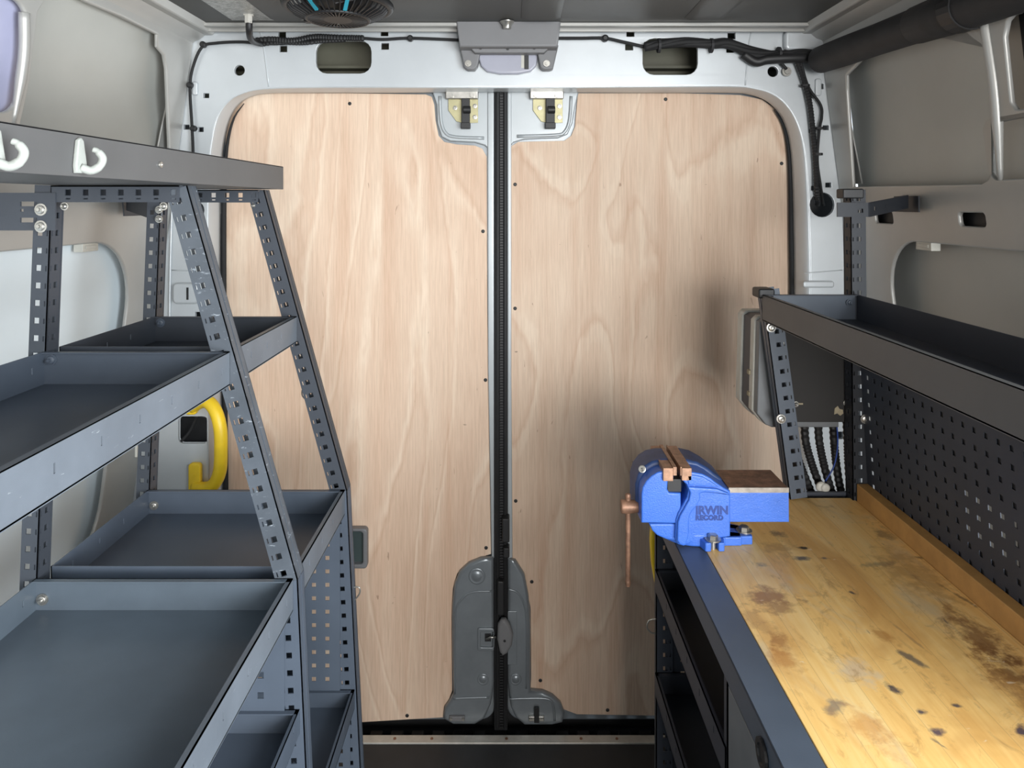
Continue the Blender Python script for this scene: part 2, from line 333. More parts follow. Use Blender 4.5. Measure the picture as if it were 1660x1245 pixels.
def worktop_mat():
    m, nt, p = newmat('oiled_beech_worktop')
    src = nt.nodes.new('ShaderNodeNewGeometry').outputs['Position']
    sep = nt.nodes.new('ShaderNodeSeparateXYZ'); nt.links.new(src, sep.inputs[0]); X, Y = sep.outputs[0], sep.outputs[1]
    plank = math_(nt, 'FLOOR', math_(nt, 'MULTIPLY', X, 24.0))
    wn = nt.nodes.new('ShaderNodeTexWhiteNoise'); wn.noise_dimensions = '2D'
    cb = nt.nodes.new('ShaderNodeCombineXYZ'); nt.links.new(plank, cb.inputs[0])
    nt.links.new(math_(nt, 'FLOOR', math_(nt, 'ADD', math_(nt, 'MULTIPLY', Y, 2.2), math_(nt, 'MULTIPLY', plank, 0.37))), cb.inputs[1])
    nt.links.new(cb.outputs[0], wn.inputs['Vector'])
    gr = noise(nt, coords(nt, (95, 7, 1)), 1.0, 4, 0.6, 0.4)
    fac = math_(nt, 'ADD', math_(nt, 'MULTIPLY', wn.outputs[0], 0.30), math_(nt, 'MULTIPLY', gr, 0.7))
    c = ramp(nt, fac, [(0.2, (0.76, 0.41, 0.115)), (0.5, (0.88, 0.55, 0.19)), (0.8, (0.93, 0.67, 0.30))])
    big = noise(nt, coords(nt, (6, 3.2, 1)), 1.0, 4, 0.6, 0.8)
    c = mix(nt, ramp(nt, big, [(0.54, (0,0,0)), (0.72, (0.7,)*3)]), c, (0.55, 0.26, 0.07))
    pale = noise(nt, coords(nt, (9, 5, 1), (0, 0, 0.6)), 1.0, 5, 0.65, 1.0)
    c = mix(nt, ramp(nt, pale, [(0.56, (0,0,0)), (0.70, (0.55,)*3)]), c, (0.62, 0.50, 0.32))
    jn = math_(nt, 'ABSOLUTE', math_(nt, 'SUBTRACT', math_(nt, 'FRACT', math_(nt, 'MULTIPLY', X, 24.0)), 0.5))
    c = mix(nt, math_(nt, 'MULTIPLY', ramp(nt, jn, [(0.482, (0,0,0)), (0.498, (1,1,1))]), 0.35), c, (0.30, 0.16, 0.06))
    wob = noise(nt, coords(nt, (40, 40, 1)), 1.0, 4, 0.65)
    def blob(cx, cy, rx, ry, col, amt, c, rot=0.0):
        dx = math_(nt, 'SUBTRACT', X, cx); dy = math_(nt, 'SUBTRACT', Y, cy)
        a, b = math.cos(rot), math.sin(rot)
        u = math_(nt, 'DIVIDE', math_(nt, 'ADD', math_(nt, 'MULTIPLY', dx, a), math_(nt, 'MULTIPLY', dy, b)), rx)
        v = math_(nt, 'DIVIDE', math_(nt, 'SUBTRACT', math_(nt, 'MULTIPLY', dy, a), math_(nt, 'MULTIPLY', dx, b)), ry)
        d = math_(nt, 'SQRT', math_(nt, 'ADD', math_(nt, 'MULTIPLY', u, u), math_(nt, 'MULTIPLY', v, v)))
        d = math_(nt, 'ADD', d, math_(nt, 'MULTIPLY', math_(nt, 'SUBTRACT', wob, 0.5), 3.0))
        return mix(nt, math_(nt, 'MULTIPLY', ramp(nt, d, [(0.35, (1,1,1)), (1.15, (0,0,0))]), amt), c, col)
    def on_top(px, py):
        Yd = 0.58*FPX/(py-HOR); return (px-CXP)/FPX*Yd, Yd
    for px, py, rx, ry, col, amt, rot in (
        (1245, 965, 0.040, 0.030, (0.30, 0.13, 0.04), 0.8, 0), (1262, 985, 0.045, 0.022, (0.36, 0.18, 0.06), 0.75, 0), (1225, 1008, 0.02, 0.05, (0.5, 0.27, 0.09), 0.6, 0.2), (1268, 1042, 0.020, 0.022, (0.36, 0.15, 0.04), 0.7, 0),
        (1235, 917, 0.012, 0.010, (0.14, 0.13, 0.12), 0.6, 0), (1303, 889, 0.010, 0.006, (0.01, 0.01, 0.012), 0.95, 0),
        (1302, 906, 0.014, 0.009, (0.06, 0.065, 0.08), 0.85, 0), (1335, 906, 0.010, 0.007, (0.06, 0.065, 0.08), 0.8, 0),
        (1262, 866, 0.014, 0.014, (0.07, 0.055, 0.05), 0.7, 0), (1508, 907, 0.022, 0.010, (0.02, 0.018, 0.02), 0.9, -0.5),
        (1425, 915, 0.060, 0.010, (0.15, 0.13, 0.10), 0.5, 0.1), (1590, 1035, 0.034, 0.07, (0.22, 0.09, 0.03), 0.75, 0), (1640, 1110, 0.03, 0.10, (0.40, 0.17, 0.04), 0.6, 0), (1480, 930, 0.05, 0.10, (0.42, 0.20, 0.06), 0.5, 0), (1280, 1075, 0.02, 0.03, (0.45, 0.18, 0.04), 0.6, 0.3), (1395, 1090, 0.03, 0.03, (0.62, 0.50, 0.36), 0.6, 0), (1260, 890, 0.03, 0.03, (0.42, 0.22, 0.08), 0.6, 0),  # wide brown blobs by the back strip paint in its shade, among real stains
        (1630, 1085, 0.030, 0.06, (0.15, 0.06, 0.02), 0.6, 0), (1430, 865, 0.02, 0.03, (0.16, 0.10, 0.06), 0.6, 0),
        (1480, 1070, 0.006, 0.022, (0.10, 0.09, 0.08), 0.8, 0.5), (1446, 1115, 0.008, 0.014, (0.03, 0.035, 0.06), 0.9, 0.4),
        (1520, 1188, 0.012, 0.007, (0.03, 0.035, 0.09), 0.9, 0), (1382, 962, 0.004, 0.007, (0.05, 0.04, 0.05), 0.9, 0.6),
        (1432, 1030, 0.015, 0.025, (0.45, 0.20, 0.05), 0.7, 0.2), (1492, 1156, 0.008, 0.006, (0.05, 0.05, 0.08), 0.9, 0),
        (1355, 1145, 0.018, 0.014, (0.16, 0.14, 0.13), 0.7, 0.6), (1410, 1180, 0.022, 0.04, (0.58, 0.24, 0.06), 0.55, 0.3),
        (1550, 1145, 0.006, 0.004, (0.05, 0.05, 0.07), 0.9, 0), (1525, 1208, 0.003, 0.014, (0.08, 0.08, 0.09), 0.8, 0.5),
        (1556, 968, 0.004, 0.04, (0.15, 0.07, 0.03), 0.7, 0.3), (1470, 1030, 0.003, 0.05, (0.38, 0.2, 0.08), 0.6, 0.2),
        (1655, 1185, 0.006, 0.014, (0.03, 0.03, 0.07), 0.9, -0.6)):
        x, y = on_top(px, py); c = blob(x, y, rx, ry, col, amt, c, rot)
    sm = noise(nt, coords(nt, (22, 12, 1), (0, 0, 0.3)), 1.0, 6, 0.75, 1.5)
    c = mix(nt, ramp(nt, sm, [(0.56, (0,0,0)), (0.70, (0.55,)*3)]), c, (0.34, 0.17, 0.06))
    sw = noise(nt, coords(nt, (30, 70, 1), (0, 0, 0.2)), 1.0, 3, 0.6, 0.5)
    c = mix(nt, math_(nt, 'MULTIPLY', ramp(nt, sw, [(0.70, (0,0,0)), (0.74, (1,1,1))]), 0.45), c, (0.9, 0.8, 0.6))
    sc = noise(nt, coords(nt, (60, 25, 1), (0, 0, 0.8)), 1.0, 2, 0.5, 0.6)
    c = mix(nt, math_(nt, 'MULTIPLY', ramp(nt, sc, [(0.72, (0,0,0)), (0.75, (1,1,1))]), 0.6), c, (0.12, 0.09, 0.07))
    nt.links.new(c, p.inputs['Base Color']); p.inputs['Roughness'].default_value = 0.42
    bump(nt, p, gr, 0.06, 0.001); return m
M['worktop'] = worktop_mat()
M['beech'] = paint('varnished_beech', (0.50, 0.27, 0.085), 0.5, 0, 0.14, 25)

# ------------------------------------------------------------------ the setting
FY = 1.85; DY = 1.935
mb = MB(); mb.box((-1.1, -2.7, -0.03), (1.1, 1.862, 0.0)); tag(mb.build('floor', M['floor']), None, None, kind='structure')
# aluminium threshold, then the black ribbed step behind it
mb = MB(); mb.box((-1.0, 1.864, -0.025), (1.0, 1.892, 0.003)); sill = mb.build('trim_1', M['alu'], bevel=0.0015); tag(sill, None, None, kind='structure')
for px in (700, 821, 942, 640, 1000):
    mb = MB(); mb.cyl((R(px, 1200, 1.878).x, 1.878, 0.0031), (R(px, 1200, 1.878).x, 1.878, 0.0045), 0.004, 10); mb.build('screw', M['rust'], sill)
mb = MB(); mb.box((-1.0, 1.893, -0.06), (1.0, 2.02, -0.045))
mb.box((-1.0, 1.985, -0.06), (1.0, 2.0, 0.06)); step = mb.build('trim_2', M['rubber']); tag(step, None, None, kind='structure')
mb = MB()
for i in range(36):
    x = -1.0+i*0.056; mb.box((x, 1.895, -0.045), (x+0.034, 1.93, -0.012))
o = mb.build('step_ribs', M['black'], step, bevel=0.003); 
# ceiling
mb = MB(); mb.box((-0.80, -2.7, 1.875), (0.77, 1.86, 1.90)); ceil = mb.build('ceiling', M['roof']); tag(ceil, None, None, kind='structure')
for x0, x1 in ((-0.60, -0.50), (0.02, 0.12), (0.42, 0.52)):
    mb = MB(); z = 1.875; y0, y1 = 0.2, 1.74
    mb.prism([(x0, y0, z), (x0+0.02, y0, z-0.007), (x1-0.02, y0, z-0.007), (x1, y0, z)], (0, y1-y0, 0)); shade_auto(mb.build('pressed_rib', M['roof'], ceil, bevel=0.003, fix=True))
mb = MB(); mb.box((-0.80, 1.78, 1.866), (0.77, 1.80, 1.875)).box((-0.80, 1.815, 1.860), (0.77, 1.823, 1.875)); mb.build('roof_seam', M['silver_side'], ceil, bevel=0.002)
mb = MB(); mb.box((-0.69, 1.40, 1.872), (-0.47, 1.75, 1.8749)); mb.build('foil_patch', M['foil'], ceil)
mb = MB(); mb.box((-1.0, -1.13, 0.0), (1.0, -1.10, 0.75)); tag(mb.build('wall_added_blocker', M['panel_grey']), None, None, kind='structure')  # unseen low bulkhead, added behind the camera to block low light
mb = MB(); mb.box((1.0, -2.7, 0.0), (1.03, -1.13, 1.86)); tag(mb.build('wall_cab', M['silver_side']), None, None, kind='structure')
# rear frame: header and pillars round the door opening
L1px = [(366,1185),(362,1000),(360,780),(358,600),(357,480),(357,330),(359,270),(364,225),(374,190),(390,167),(412,155),(440,151),(520,150),(640,150),(760,149),(900,149),(1040,150),(1180,150),(1215,153),(1240,162),(1258,177),(1272,200),(1281,235),(1285,290),(1287,380),(1288,480),(1287,700),(1284,1000),(1280,1185)]
L0px = [(342,1218),(337,1010),(337,780),(336,600),(336,480),(336,330),(339,262),(344,222),(352,190),(369,166),(392,152),(430,144),(520,141),(640,141),(760,142),(900,142),(1040,140),(1180,139),(1222,143),(1252,152),(1275,170),(1292,198),(1303,235),(1309,290),(1313,380),(1314,480),(1313,700),(1310,1010),(1304,1218)]
L0 = [R(a, b, FY) for a, b in L0px]; L1 = [R(a, b, FY+0.065) for a, b in L1px]
for L in (L0, L1):
    for p in (L[0], L[-1]): p.z = -0.02
outer = [(-1.02, -0.02), (-1.02, 1.2), (-0.885, 1.895), (0.87, 1.895), (1.02, 1.2), (1.02, -0.02)]
outline = [outer[0]]+outer[1:5]+[outer[5]]+[(p.x, p.z) for p in reversed(smooth_path(L0, 4))]
holes = []
def hp(px, py): q = R(px, py, FY); return (q.x, q.z)
def hrect(x0, y0, x1, y1, r=2): a = hp(x0, y1); b = hp(x1, y0); return roundrect(a[0], a[1], b[0], b[1], r/622, 4)
holes += [hrect(512, 66, 602, 119, 18), hrect(1042, 62, 1131, 121, 18)]
for x, y, s in ((623,53,10),(624,75,10),(457,56,10),(459,79,10),(1022,54,10),(1020,76,10),(1186,58,10),(1184,80,10),
                (334,155,7),(302,206,7),(325,210,7),(1330,140,8),(1313,155,8),(1339,207,7),(1316,212,7),(1343,300,7),(1320,305,7),(296,520,8),(321,510,8)):
    holes.append(hrect(x-s/2-1.2, y-s/2-0.2, x+s/2+1.2, y+s/2+0.2, 0.6))
for x, y, r in ((388,114,8.5),(1253,116,8.5),(316,341,15),(1333,332,20)): a = hp(x, y); holes.append(circ(a[0], a[1], r/622))
holes.append(hrect(288, 674, 338, 720, 9)); holes.append(hrect(302, 466, 306, 486, 1)); holes.append(hrect(1359, 700, 1367, 712, 1))
me = plate([outline]+holes, 0.012, (0, FY, 0), (1,0,0), (0,0,1), (0,1,0), 0.0015, 1)
fr = link('wall_rear', me, M['silver']); tag(fr, None, None, kind='structure'); shade_auto(fr, 30)
steps = []
L0s = smooth_path(L0, 4); L1s = smooth_path(L1, 4)
for k in range(9):
    t = k/8*math.pi/2
    steps.append([V((a.x+(b.x-a.x)*math.sin(t)**1.0*1.0, a.y+(b.y-a.y)*(1-math.cos(t)), a.z+(b.z-a.z)*math.sin(t))) for a, b in zip(L0s, L1s)])
mb = MB(); mb.strip(steps); o = mb.build('opening_lip', M['silver'], fr, smooth=True)
so = o.modifiers.new('s', 'SOLIDIFY'); so.thickness = 0.002; so.offset = 0
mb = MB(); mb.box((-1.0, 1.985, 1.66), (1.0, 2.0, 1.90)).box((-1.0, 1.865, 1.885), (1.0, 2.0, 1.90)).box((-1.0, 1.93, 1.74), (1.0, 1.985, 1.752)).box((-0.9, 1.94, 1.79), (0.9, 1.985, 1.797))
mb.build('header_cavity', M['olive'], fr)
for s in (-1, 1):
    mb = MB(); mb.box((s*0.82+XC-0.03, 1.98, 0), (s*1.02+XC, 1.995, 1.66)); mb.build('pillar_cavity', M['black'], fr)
# seams and pressings on the frame
def ridge(pts, r, m='silver', name='pressed_seam', par=None):
    mb = MB(); mb.tube(smooth_path(pts, 4), r, 8); return mb.build(name, M[m], par or fr, smooth=True)
ridge([R(421,48,1.85), R(428,80,1.85), R(436,141,1.85)], 0.0022); ridge([R(1218,50,1.85), R(1213,80,1.85), R(1208,139,1.85)], 0.0022)
ridge([R(300,60,1.847), R(293,130,1.847), R(283,245,1.847), R(276,430,1.847), R(274,640,1.847)], 0.003)
ridge([R(1345,114,1.847), R(1354,200,1.847), R(1366,300,1.847), R(1372,480,1.847)], 0.003)
ridge([R(279,438,1.849), R(330,440,1.849)], 0.0015); ridge([R(1304,443,1.849), R(1365,438,1.849)], 0.0015)
def pad(px0, py0, px1, py1, Y, h, r, m, name, par, bev=0.004):
    a = R(px0, py1, Y); b = R(px1, py0, Y)
    me = plate([roundrect(a.x, a.z, b.x, b.z, r, 6)], h, (0, Y-h, 0), (1,0,0), (0,0,1), (0,1,0), bev, 3)
    o = link(name, me, M[m], par); shade_auto(o, 60); return o
pad(283, 458, 325, 492, 1.851, 0.014, 0.012, 'silver', 'pressed_boss', fr, 0.006); 
mb = MB(); mb.box(R(302, 486, 1.8355), R(306, 466, 1.838)); mb.build('slot', M['black'], fr)
pad(313, 133, 322, 155, 1.851, 0.008, 0.006, 'silver', 'pressed_boss', fr, 0.003)
pad(1320, 128, 1330, 156, 1.851, 0.008, 0.006, 'silver', 'pressed_boss', fr, 0.003)
pad(1268, 52, 1333, 84, 1.851, 0.020, 0.012, 'silver', 'pressed_boss', fr, 0.008)
pad(1300, 455, 1350, 466, 1.851, 0.010, 0.006, 'silver', 'pressed_boss', fr, 0.004)
# lower pillar box round the yellow handle, left

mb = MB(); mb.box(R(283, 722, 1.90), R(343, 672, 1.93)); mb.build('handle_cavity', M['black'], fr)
mb = MB(); mb.tube(smooth_path([R(293,716,1.86), R(306,702,1.87), R(316,684,1.87), R(322,670,1.86)], 4), 0.004, 8); mb.build('loose_cable', M['rubber'], fr, smooth=True)

# side walls: inclined inner skin with openings, outer skin behind
def wall(side, loops_px, slots, name):
    loops = []
    big = [(-2.7, -0.02), (1.849, -0.02), (1.849, 1.86), (-2.7, 1.86)] if side < 0 else [(0.58, -0.02), (1.849, -0.02), (1.849, 1.86), (0.58, 1.86)]
    O = (XC+side*halfw(0), 0, 0); U = (0,1,0); W = (-side*KS, 0, 1); N = (side, 0, 0)
    for l in loops_px:
        loops.append([on_wall(a, b, side) if not isinstance(a, str) else b for a, b in l])
    me = plate([big]+loops+slots, 0.010, O, U, W, N, 0.004, 3)
    o = link(name, me, M['silver_side']); tag(o, None, None, kind='structure'); shade_auto(o, 50)
    return o, O, U, W, N
W_ = 'w'
def rr(y0, z0, y1, z1, r, n=7): return roundrect(y0, z0, y1, z1, r, n)
# left wall
upL = [(W_, (1.795, 1.47)), (W_, (1.80, 1.56)), (271,111),(267,89),(256,76),(256,56),(200,28),(138,2), (W_, (1.30, 1.83)), (62,20), (W_, (1.262, 1.64)), (W_, (1.245, 1.50)), (W_, (1.26, 1.465))]
upL2 = rr(0.80, 1.575, 1.238, 1.765, 0.04)
lowL = rr(0.25, 0.55, 1.695, 1.335, 0.17, 10)
wl, O, U, W, N = wall(-1, [upL], [upL2, lowL, rr(0.62, 1.385, 0.68, 1.41, 0.012), circ(1.705, 1.47, 0.001)], 'wall_left')
# right wall
upR = [(W_, (1.775, 1.462)), (1372, 150), (1371, 122), (1400, 92), (1470, 52), (1540, 22), (W_, (1.37, 1.80)), (1596, 80), (1604, 200), (1605, 280), (1600, 292), (1590, 298)]
upR2 = [on_wall(a, b, 1) for a, b in ((1627,60),(1632,35),(1640,25),(1650,22))]+[(1.14,1.80),(1.02,1.81),(0.98,1.78),(0.98,1.62),(1.02,1.595)]+[on_wall(a, b, 1) for a, b in ((1660,176),(1646,177),(1638,165))]
lowR2 = rr(0.85, 1.462, 1.262, 1.565, 0.02)
lowR = rr(0.72, 0.55, 1.655, 1.338, 0.13, 10)
wr, O2, U2, W2, N2 = wall(1, [upR], [upR2, lowR2, lowR] + [rr(on_wall(a, d, 1)[0], on_wall(a, d, 1)[1], on_wall(c, b, 1)[0], on_wall(c, b, 1)[1], 0.007) if False else rr(on_wall(c, d, 1)[0], on_wall((a+c)/2, d, 1)[1], on_wall(a, d, 1)[0], on_wall((a+c)/2, b, 1)[1], 0.0075) for a, b, c, d in ((1419,343,1448,362),(1556,345,1598,367))], 'wall_right')
for side, par, y0 in ((-1, wl, -2.7), (1, wr, 0.58)):
    prof = [(0.055, 0.0), (0.055, 0.5), (0.058, 1.0), (0.05, 1.40), (0.045, 1.45), (0.052, 1.60), (0.055, 1.70), (0.02, 1.90)]
    if side < 0: prof = [(0.055, 0.0), (0.055, 0.5), (0.058, 1.0), (0.05, 1.40), (0.045, 1.45), (0.022, 1.545), (0.040, 1.565), (0.052, 1.70), (0.02, 1.90)]
    mb = MB(); mb.strip([[ (XC+side*(halfw(z)+d), y, z) for d, z in prof] for y in (y0, 1.2, 1.84)])
    o = mb.build('outer_skin', M['skin'], par); shade_auto(o, 60)
    so = o.modifiers.new('s', 'SOLIDIFY'); so.thickness = 0.002
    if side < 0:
        mb = MB(); x = XC-(halfw(0.55)+0.040); mb.prism([(x, 0.2, 0.50), (x, 1.77, 0.50), (x+0.131*0.87, 1.77, 1.37), (x+0.131*0.87, 0.2, 1.37)], (-0.004, 0, 0)); mb.build('side_lit_panel', M['side_lit_panel'], par, fix=True)
    # cant rail joining wall and roof
    mb = MB(); ys = (y0, 1.849) if side < 0 else (-2.7, 1.849)
    pr = [(0.835, 1.82), (0.812, 1.842), (0.80, 1.846), (0.785, 1.858), (0.765, 1.858), (0.755, 1.875), (0.755, 1.90), (0.86, 1.90)]
    mb.prism([(XC+side*a, ys[0], b) for a, b in pr], (0, ys[1]-ys[0], 0)); shade_auto(mb.build('cant_rail', M['silver_side'], par, fix=True, bevel=0.003), 30)
    # pillar rib near the opening
    rp_ = [on_wall(a, b, side) for a, b in (((40,20),(40,80),(34,130),(22,200)) if side < 0 else ((1594,25),(1610,130),(1616,200),(1621,292)))]; mb = MB(); mb.tube(smooth_path([(XC+side*(halfw(z)+0.001), y, z) for y, z in rp_], 5), [0.009]*11+[0.008-0.001*k for k in range(5)], 10); mb.build('pressed_rib', M['silver_side'], par, smooth=True)
    # rear inner gusset seen in the recess
    pts = [(1.84, 1.47), (1.775, 1.47), (1.79, 1.60), (1.81, 1.72), (1.84, 1.76)]
    me = plate([pts], 0.004, (XC+side*(halfw(0)+0.024), 0, 0), (0,1,0), (-side*KS,0,1), (side,0,0), 0.001, 1); link('gusset', me, M['silver_side'], par)
# lilac insert in the second left opening, its colour painting the sky reflection
mb = MB(); x = XC-(halfw(1.6)+0.022); mb.prism([(x-0.006, 0.78, 1.56), (x-0.006, 1.26, 1.56), (x+0.025, 1.26, 1.785), (x+0.025, 0.78, 1.785)], (-0.004, 0, 0)); mb.build('sky_reflection_panel', M['lilac'], wl, fix=True)
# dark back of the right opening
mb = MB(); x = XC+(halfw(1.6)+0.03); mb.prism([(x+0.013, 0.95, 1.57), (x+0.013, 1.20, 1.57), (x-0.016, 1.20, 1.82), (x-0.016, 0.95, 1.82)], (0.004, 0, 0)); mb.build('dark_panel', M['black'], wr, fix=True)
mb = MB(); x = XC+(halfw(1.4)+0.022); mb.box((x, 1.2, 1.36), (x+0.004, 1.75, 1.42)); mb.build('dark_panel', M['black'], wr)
# fold in the left outer skin
mb = MB(); x = XC-(halfw(0.95)+0.034); mb.obox((x-0.052, 1.17, 0.55), (0, 0.02, 0), (0.105, 0, 0.80), (0.02, 0, 0)); mb.build('skin_stiffener', M['silver_side'], wl, bevel=0.004)

# ------------------------------------------------------------------ rear doors
plyL = [(366,1175),(362,800),(360,480),(362,300),(366,220),(376,178),(395,155),(430,151),(560,151),(690,153),(700,157),(704,170),(706,195),(711,220),(720,230),(740,234),(770,236),(782,241),(789,254),(790,500),(794,780),(796,898),(775,905),(755,915),(741,930),(734,955),(732,1000),(733,1120),(728,1133),(720,1145),(718,1163),(650,1167),(583,1171)]
plyR = [(937,151),(1100,151),(1200,154),(1235,161),(1255,175),(1268,198),(1276,235),(1281,300),(1284,400),(1286,480),(1284,800),(1280,1162),(1055,1160),(935,1158),(914,1150),(909,1138),(895,1125),(880,1119),(860,1117),(861,1100),(860,985),(852,945),(840,920),(829,905),(828,600),(826,250),(829,237),(840,230),(915,228),(926,220),(932,205)]
SCW = {0: [(567,168),(788,371),(783,375),(788,888),(787,616),(660,1160)], 1: [(1079,161),(835,299),(835,500),(1267,265),(862,943),(876,1103),(985,1151),(836,812)]}
for k, (nm, pl, xa, xb) in enumerate((('door_1', plyL, 340, 803), ('door_2', plyR, 822, 1305))):
    a = R(xa, 1195, 1.95); b = R(xb, 128, 1.95)
    me = plate([roundrect(a.x, 0.004, b.x, b.z, 0.04, 6)], 0.028, (0, 1.945, 0), (1,0,0), (0,0,1), (0,1,0), 0.004, 2)
    d = link(nm, me, M['door']); tag(d, None, None, kind='structure'); shade_auto(d, 40)
    me = plate([[(R(px, py, DY).x, R(px, py, DY).z) for px, py in pl]], 0.006, (0, DY, 0), (1,0,0), (0,0,1), (0,1,0), 0.0006, 1)
    pw = link('plywood_panel', me, M['ply_left' if k == 0 else 'ply_right'], d)
    for px, py in SCW[k]:
        if (px, py) == (788, 371): continue
        q = R(px, py, DY); mb = MB(); mb.lathe(q, (0,-1,0), [(-0.001, 0.005), (0.0005, 0.005), (0.0014, 0.003)], 12); mb.build('screw', M['black'], pw)
    # edge stile beside the centre gap
    if k == 0: st = [(790, 150), (801, 150), (801, 905), (797, 905), (791, 600)]
    else: st = [(822, 150), (829, 150), (829, 600), (831, 905), (823, 905)]
    me = plate([[(R(px, py, 1.928).x, R(px, py, 1.928).z) for px, py in st]], 0.016, (0, 1.928, 0), (1,0,0), (0,0,1), (0,1,0), 0.003, 3); shade_auto(link('edge_stile', me, M['silver_door'], d), 60)
    # hinge pocket at the top
    hpk = ([(700,147),(708,170),(709,200),(716,222),(730,229),(770,231),(786,236),(800,248),(800,147)] if k == 0 else [(822,147),(822,246),(832,231),(850,226),(905,224),(920,218),(928,200),(932,175),(939,147)])
    me = plate([[(R(px, py, 1.934).x, R(px, py, 1.934).z) for px, py in hpk]], 0.013, (0, 1.932, 0), (1,0,0), (0,0,1), (0,1,0), 0.004, 3); shade_auto(link('lock_pocket', me, M['silver_door'], d), 60)
    rim = ([(713,156),(715,195),(722,215),(738,222),(785,224)] if k == 0 else [(926,156),(923,195),(915,214),(900,219),(838,221)])
    mb = MB(); mb.tube(smooth_path([R(px, py, 1.931) for px, py in rim], 5), 0.0045, 8); mb.build('pocket_rim', M['silver_door'], d, smooth=True)
    # top latch: plate, roller, strap, bolts
    dx = 0 if k == 0 else 137
    q = [(727,163),(727,179),(740,197),(752,200),(775,199),(775,158),(727,158)]
    me = plate([[(R(px+dx, py, 1.929).x, R(px+dx, py, 1.929).z) for px, py in q]], 0.004, (0, 1.926, 0), (1,0,0), (0,0,1), (0,1,0), 0.0005, 1); lt = link('latch_plate', me, M['zinc_yellow'], d)
    mb = MB(); mb.box(R(722+dx, 160, 1.905), R(776+dx, 149, 1.928)); mb.build('latch_cap', M['zinc'], lt, bevel=0.003)
    for px in (732, 766):
        p_ = R(px+dx, 155, 1.904); mb = MB(); mb.cyl(p_, p_+V((0,-0.006,0)), 0.006, 12); mb.build('rivet', M['zinc'], lt)
    mb = MB(); mb.box(R(748+dx, 207, 1.910), R(762+dx, 160, 1.925)); mb.box(R(747+dx, 208, 1.902), R(763+dx, 200, 1.925)); mb.cyl(R(751+dx, 178, 1.906), R(763+dx, 178, 1.906), 0.010, 14); mb.build('latch_arm', M['black'], lt, bevel=0.0015)
    for px, py in ((738, 175), (770, 172), (770, 190)):
        p_ = R(px+dx, py, 1.926); mb = MB(); mb.lathe(p_, (0,-1,0), [(0, 0.0065), (0.003, 0.006), (0.0032, 0.0035), (0.001, 0.003)], 12); mb.build('bolt', M['zinc'], lt, smooth=False)
    # lower lock pod
    if k == 0: pod = [(800,903),(780,904),(760,912),(745,926),(737,945),(733,980),(733,1060),(735,1122),(729,1135),(721,1146),(719,1164),(735,1173),(770,1173),(785,1164),(796,1140),(801,1105)]
    else: pod = [(823,905),(836,908),(850,930),(857,965),(860,1010),(860,1118),(880,1120),(896,1127),(909,1139),(915,1155),(912,1170),(895,1174),(850,1174),(836,1162),(828,1145),(823,1100)]
    me = plate([[(R(px, py, 1.925).x, R(px, py, 1.925).z) for px, py in pod]], 0.022, (0, 1.918, 0), (1,0,0), (0,0,1), (0,1,0), 0.009, 4); pd = link('lock_pod', me, M['door'], d); shade_auto(pd, 70)
    q = ([(798,958),(765,960),(748,972),(739,990),(737,1040),(737,1125)] if k == 0 else [(824,955),(838,960),(848,975),(853,1000),(854,1060),(853,1116)])
    mb = MB(); mb.tube(smooth_path([R(px, py, 1.9185) for px, py in q], 5), 0.0028, 8); mb.build('pressed_line', M['door'], pd, smooth=True)
    q = ([(735,1132),(760,1131),(793,1130)] if k == 0 else [(826,1133),(850,1132),(888,1133),(897,1145),(899,1168)])
    mb = MB(); mb.tube(smooth_path([R(px, py, 1.9185) for px, py in q], 5), 0.0035, 8); mb.build('pressed_line', M['door'], pd, smooth=True)
    for cx, cy, r in (((773,934,13),(783,1101,9)) if k == 0 else ((836,1101,9),)):
        p_ = R(cx, cy, 1.918); s_ = 1.918/FPX
        mb = MB(); mb.lathe(p_, (0,-1,0), [(-0.002, r*s_*1.08), (0.0025, r*s_), (0.0015, r*s_*0.82), (0.0012, r*s_*0.62), (0.003, r*s_*0.5)], 28); mb.build('grommet', M['door'], pd, smooth=True)
    bx = (728, 754) if k == 0 else (857, 882)
    mb = MB(); mb.box(R(bx[0], 1170, 1.910), R(bx[1], 1158, 1.919)); o = mb.build('latch_keeper', M['plastic_grey'] if k == 0 else M['zinc'], pd, bevel=0.002)
    for px in bx:
        p_ = R(px+(3 if px == bx[0] else -3), 1165, 1.91); mb = MB(); mb.cyl(p_, p_+V((0,-0.004,0)), 0.004, 10); mb.build('bolt', M['zinc'], o)
    if k == 1:
        mb = MB(); mb.box(R(866, 1172, 1.905), R(874, 1146, 1.912)); mb.build('keeper_slot', M['black'], o)
        q = [(807,1012),(813,1003),(820,1003),(827,1012),(832,1028),(830,1045),(822,1058),(815,1062),(810,1055),(806,1035)]
        me = plate([[(R(px, py, 1.90).x, R(px, py, 1.90).z) for px, py in q]], 0.022, (0, 1.892, 0), (1,0,0), (0,0,1), (0,1,0), 0.009, 4); hd = link('inner_handle', me, M['plastic_grey'], d); shade_auto(hd, 70)
        p_ = R(818, 1039, 1.8915); mb = MB(); mb.cyl(p_, p_+V((0,-0.001,0)), 0.0035, 10); mb.build('screw', M['black'], hd)
        me = plate([roundrect(R(806,0,1.9).x, R(0,998,1.9).z, R(817,0,1.9).x, R(0,942,1.9).z, 0.006, 4)], 0.02, (0, 1.898, 0), (1,0,0), (0,0,1), (0,1,0), 0.003, 2); shade_auto(link('lock_case', me, M['black'], d), 50)
        mb = MB(); mb.box(R(814, 880, 1.895), R(826, 832, 1.93)); mb.box(R(816, 905, 1.90), R(826, 880, 1.93)); mb.build('lock_rod', M['black'], d, bevel=0.003)
        mb = MB(); mb.box(R(823, 1078, 1.917), R(838, 990, 1.92)); mb.build('cover_plate', M['door'], d, bevel=0.002)
    else:
